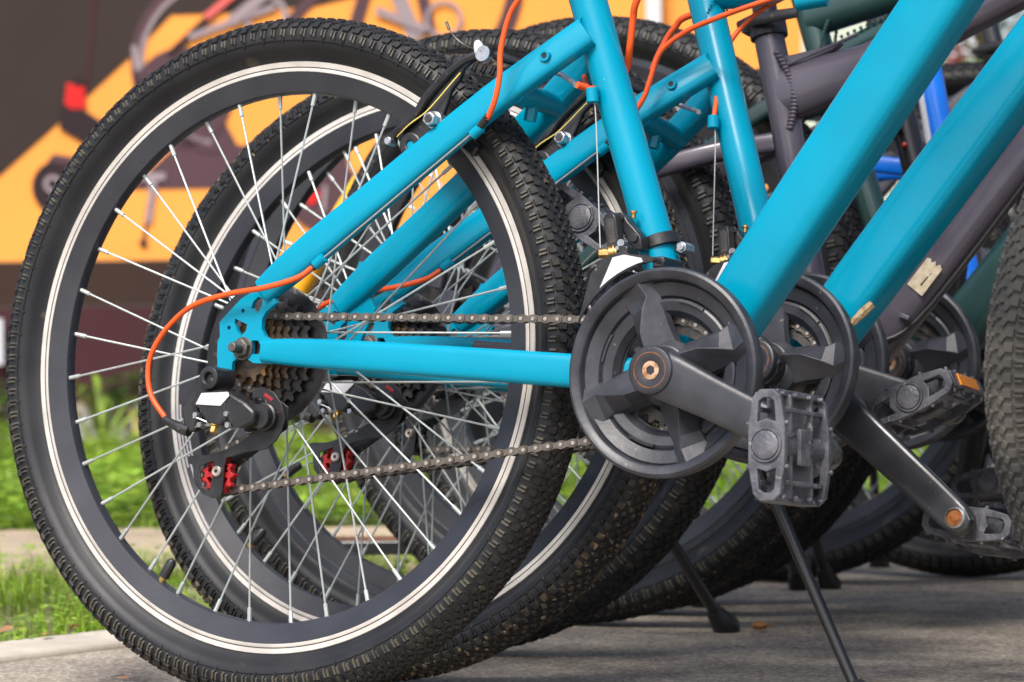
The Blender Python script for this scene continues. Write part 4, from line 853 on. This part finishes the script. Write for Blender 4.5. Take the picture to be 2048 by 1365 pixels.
for i, (px, t, n, L, mt, lb) in enumerate(((205, 10.6, 9, .60, lg, 'bright green strap leaved plant seen through the left side of the nearest wheel'), (275, 11.0, 8, .55, ly, 'pale yellow strap leaved plant at the foot of the billboard, beside the bright green one'), (150, 11.0, 6, .62, lg, 'thin green strap leaved plant close behind the left rim of the nearest wheel'), (-10, 11.2, 7, .62, lg, 'green strap leaved plant outside the nearest wheel, at the left end of the bed'))):
    strap_plant('strap_plant', t, (px - 1024) / 6584 * t, n, L, mt, lb, 'plants at the foot of the billboard')
def bush(name, t, px, wd, h, mt, label, n=2600, dz=0, z0=0, leaf=.02):
    s = (px - 1024) / 6584 * t; c = gp(t, s, 0); root = bpy.data.objects.new(name, None); COL.objects.link(root); root.location = (c[0], c[1], 0); tag(root, label, 'shrub')
    m2 = MB()
    for k in range(6): a = rnd.uniform(0, 6.28); m2.tube([(0, 0, -.01), (math.cos(a) * wd * .2, math.sin(a) * wd * .2, h * .45), (math.cos(a) * wd * .4, math.sin(a) * wd * .4, h * .8)], [.012, .008, .004], 6)
    obj('stem', m2, 'straw', root)
    u = rng.normal(size=(n, 3)); u /= np.linalg.norm(u, axis=1)[:, None]; r_ = rng.uniform(.3, 1, n) ** .5
    lob = 1 + .25 * np.sin(u[:, 0] * 5 + 1) * np.cos(u[:, 2] * 6)
    P = u * (r_ * lob)[:, None] * np.array([wd / 2, wd / 2, h / 2]) + np.array([0, 0, h / 2]); P = P[P[:, 2] > .01]
    o = grass('leaves', P, 0, .01, leaf, mt, True); o.parent = root
    return root
bush('shrub', 11.9, 330, .55, .26, dg, 'low dark green shrub at the foot of the billboard, behind the nearest wheel')
bush('shrub', 11.9, 640, .8, .22, dg, 'dark shrub at the billboard foot, seen through the wheel below the derailleur')
bush('shrub', 12.0, -40, .6, .2, dg, 'dark shrub at the billboard foot, left of the nearest tyre')

# ---------------------------------------------------------------- billboard, 12.6 m ahead, printed with bicycles and scooters
D = 12.6; SC = D / 6584
BC = Vector(gp(D, 0, CP.z))
bb = bpy.data.objects.new('billboard', None); COL.objects.link(bb); bb.location = (BC.x, BC.y, 0); bb.rotation_euler = (0, 0, math.atan2(G2.y, G2.x))
tag(bb, 'dark brown billboard wall with orange stripes and printed bicycles and scooter', 'billboard')
def bpt(x, y): return ((x - 1024) * SC, CP.z - (y - 682.5) * SC)      # print coordinates to metres on the board
def print_(name, pts, lay, m, holes=()):
    m2 = MB(); m2.plate([bpt(*p) for p in pts], -.004 * lay, -.004 * lay + .003, [[bpt(*p) for p in h_] for h_ in holes]); return obj(name, m2, m, bb)
def pm(name, c, rough=.7): return mat(name, c, rough, spec=.2, col2=tuple(x * .9 for x in c), scale=2)
brown = pm('print_brown', (.036, .025, .022)); orange = pm('print_orange', (.88, .34, .068)); maroon = pm('print_maroon', (.055, .017, .022)); plum = pm('print_plum', (.085, .045, .055)); pgrey = pm('print_grey', (.30, .24, .26)); pblack = pm('print_black', (.028, .016, .020)); pred = pm('print_red', (.62, .02, .02)); ppink = pm('print_coral', (.70, .13, .12)); pwhite = pm('print_white', (.72, .70, .70)); lowb = pm('low_panel_brown', (.040, .022, .016)); lowm = pm('low_panel_maroon', (.055, .018, .022))
print_('back_panel', [(-900, -500), (1610, -500), (1610, 514), (-900, 514)], 0, orange)
print_('lower_panel', [(-900, 515), (1610, 515), (1610, 604), (-900, 604)], 0, lowb)
print_('lower_panel', [(-900, 606), (1610, 606), (1610, 800), (-900, 800)], 0, lowm)
print_('dark_stripe', [(-900, -500), (720, -500), (720, -8), (640, 10), (560, 14), (455, 22), (350, 24), (270, 105), (120, 240), (0, 345), (-900, 1100 - 0), (-900, 400)][:10] + [(-260, 512), (-900, 512)], 1, brown)
print_('dark_stripe', [(262, 372), (440, 210), (480, 287), (700, 287), (700, 372)], 1, plum)
def ring(name, c, r, w_, lay, m, a0=0, a1=360, n=40):
    o_ = [(c[0] + r * math.cos(R(a0 + (a1 - a0) * k / n)), c[1] - r * math.sin(R(a0 + (a1 - a0) * k / n))) for k in range(n + 1)]
    i_ = [(c[0] + (r - w_) * math.cos(R(a0 + (a1 - a0) * k / n)), c[1] - (r - w_) * math.sin(R(a0 + (a1 - a0) * k / n))) for k in range(n + 1)]
    return print_(name, o_ + i_[::-1], lay, m)
def bar(name, a, b, w_, lay, m):
    a = Vector(a); b = Vector(b); n_ = Vector((-(b - a).y, (b - a).x)).normalized() * w_ / 2
    return print_(name, [a + n_, b + n_, b - n_, a - n_], lay, m)
ring('printed_wheel', (450, 120), 182, 18, 2, plum, 90, 268); ring('printed_wheel', (450, 120), 166, 10, 2, pgrey, 100, 262)
bar('printed_wheel', (276, 85), (282, 135), 12, 3, pgrey)
print_('printed_wheel', circ(100, 24, (370, 190)), 2, plum); bar('printed_frame', (345, 105), (470, -10), 14, 3, pblack); bar('printed_frame', (420, 30), (520, -50), 14, 4, ppink)
bar('printed_frame', (385, 70), (560, 10), 12, 4, pgrey); bar('printed_frame', (470, 40), (560, -30), 22, 5, pgrey); ring('printed_wheel', (540, 30), 45, 12, 3, pgrey)
bar('printed_frame', (740, -20), (715, 60), 26, 2, plum); bar('printed_frame', (800, -20), (840, 80), 30, 3, pgrey); bar('printed_frame', (850, -20), (870, 70), 24, 2, plum); ring('printed_chainring', (895, 40), 38, 8, 4, pgrey); ring('printed_wheel', (740, 140), 190, 22, 2, plum, 100, 180)
ring('printed_wheel', (760, -60), 300, 34, 2, plum, -60, 20)
bar('printed_frame', (860, 60), (760, 20), 16, 5, pgrey)
# scooter on the left
bar('printed_scooter', (202, -60), (180, 165), 9, 2, maroon); print_('printed_scooter', [(140, 158), (176, 165), (178, 210), (150, 212), (135, 200)], 3, pred); print_('printed_scooter', [(155, 145), (172, 148), (172, 165), (155, 162)], 4, pblack)
print_('printed_scooter', [(128, 205), (170, 210), (215, 240), (240, 290), (200, 300), (160, 270), (125, 250)], 3, pblack); print_('printed_wheel', circ(54, 26, (122, 366)), 3, pblack); ring('printed_wheel', (110, 360), 18, 8, 4, pgrey); print_('printed_fender', [(100, 315), (112, 300), (160, 308), (150, 325)], 4, plum)
print_('printed_stand', [(285, 340), (335, 340), (335, 354), (318, 356), (314, 390), (300, 390), (302, 356), (285, 354)], 3, pgrey); bar('printed_stand', (306, 390), (300, 440), 12, 3, pgrey); bar('printed_stand', (300, 400), (290, 480), 6, 2, plum); print_('printed_stand', circ(8, 12, (289, 480)), 3, pblack)
print_('printed_wheel', circ(74, 30, (650, 385)), 3, plum); print_('printed_light', [(615, 385), (645, 380), (640, 400), (620, 410)], 4, pred); bar('printed_wheel', (655, 370), (650, 420), 8, 4, pgrey)
# white post in front of the board's right part, frame and plinth
m2 = MB(); a_, b_ = bpt(1298, 300), bpt(1328, -300); m2.box(((a_[0] + b_[0]) / 2, -.06, (a_[1] + b_[1]) / 2), (abs(b_[0] - a_[0]), .06, abs(b_[1] - a_[1]))); obj('white_post', m2, 'white', bb)
m2 = MB(); a_, b_ = bpt(-10, 720), bpt(11, 628); m2.box(((a_[0] + b_[0]) / 2, -.05, (a_[1] + b_[1]) / 2), (abs(b_[0] - a_[0]), .04, abs(b_[1] - a_[1]))); obj('white_plate', m2, 'white', bb)
plm = mat('plinth_concrete', (.30, .30, .28), .9, col2=(.22, .22, .2), scale=6)
m2 = MB(); m2.box((-.5, .10, .02), (3.2, .50, .10)); tag(obj('plinth', m2, plm, None, .01), 'low grey concrete plinth under the billboard', 'plinth'); pl_ = bpy.data.objects['plinth']; pl_.location = (BC.x, BC.y, 0); pl_.rotation_euler = bb.rotation_euler

# ---------------------------------------------------------------- pale shop front and tree behind the far end of the row
sf = bpy.data.objects.new('shop_front', None); COL.objects.link(sf); sf.location = gp(16, 0, 0); sf.rotation_euler = bb.rotation_euler
tag(sf, 'pale green shop front wall far behind the right end of the bicycle row', 'building')
k16 = 16 / 6584
m2 = MB(); m2.box((3.4, .2, 1.5), (4.2, .2, 3.4)); obj('wall', m2, pm('pale_green_wall', (.55, .62, .50), .7), sf)
for x in (2.25, 2.62, 3.4): m2 = MB(); m2.box((x, .08, 1.6), (.20, .03, 2.4)); obj('window_frame', m2, 'white', sf)
m2 = MB(); m2.box((2.44, .085, 1.6), (.17, .01, 2.3)); obj('pane', m2, pm('glass_grey', (.35, .42, .45), .15), sf)
tr = bpy.data.objects.new('young_tree', None); COL.objects.link(tr); tr.location = gp(14, 2.0, 0); tag(tr, 'slim green tree with pink blossom in front of the pale shop front', 'tree')
m2 = MB(); m2.tube([(0, 0, -.01), (.02, 0, .8), (0, .02, 1.5), (.05, 0, 2.4)], [.04, .03, .025, .01], 8)
for k in range(8): a = k * .8; m2.tube([(0, 0, 1. + k * .1), (math.cos(a) * .2, math.sin(a) * .2, 1.3 + k * .1)], [.012, .004], 5)
obj('trunk', m2, 'straw', tr)
P_ = rng.normal(size=(1800, 3)) * np.array([.13, .13, .45]) + np.array([0, 0, 1.7]); o = grass('crown', P_, 0, .02, .035, leafmat('tree_leaf', (.12, .24, .06), (.26, .40, .14)), True); o.parent = tr
P_ = rng.normal(size=(60, 3)) * np.array([.025, .02, .05]) + np.array([-.04, -.15, 1.46]); o = grass('blossom', P_, 0, .02, .03, leafmat('blossom_pink', (.75, .12, .2), (.85, .3, .4)), True); o.parent = tr
# yellow scooter stem standing beyond the third bicycle
ys = bpy.data.objects.new('kick_scooter', None); COL.objects.link(ys); ys.location = gp(4.6, -.29, 0); ys.rotation_euler = bb.rotation_euler
tag(ys, 'yellow kick scooter folded behind the rear wheels, its slanting yellow stem showing', 'scooter')
m2 = MB(); m2.tube([(-.02, 0, .40), (.085, 0, .57)], .016, 14); obj('stem', m2, 'yellow', ys, .001)
m2 = MB(); m2.tube([(-.02, 0, .40), (-.05, 0, .34)], .012, 12); m2.box((.15, 0, .06), (.5, .11, .02)); m2.tube([(-.05, 0, .34), (-.1, 0, .08)], .012, 12); obj('deck', m2, 'black', ys, .003)
for x in (-.1, .42): m2 = MB(); m2.lathe([(.02, -.012), (.05, -.012), (.055, 0), (.05, .012), (.02, .012)], 24, c=(x, 0, .0565)); obj('wheel', m2, 'black_plastic', ys)
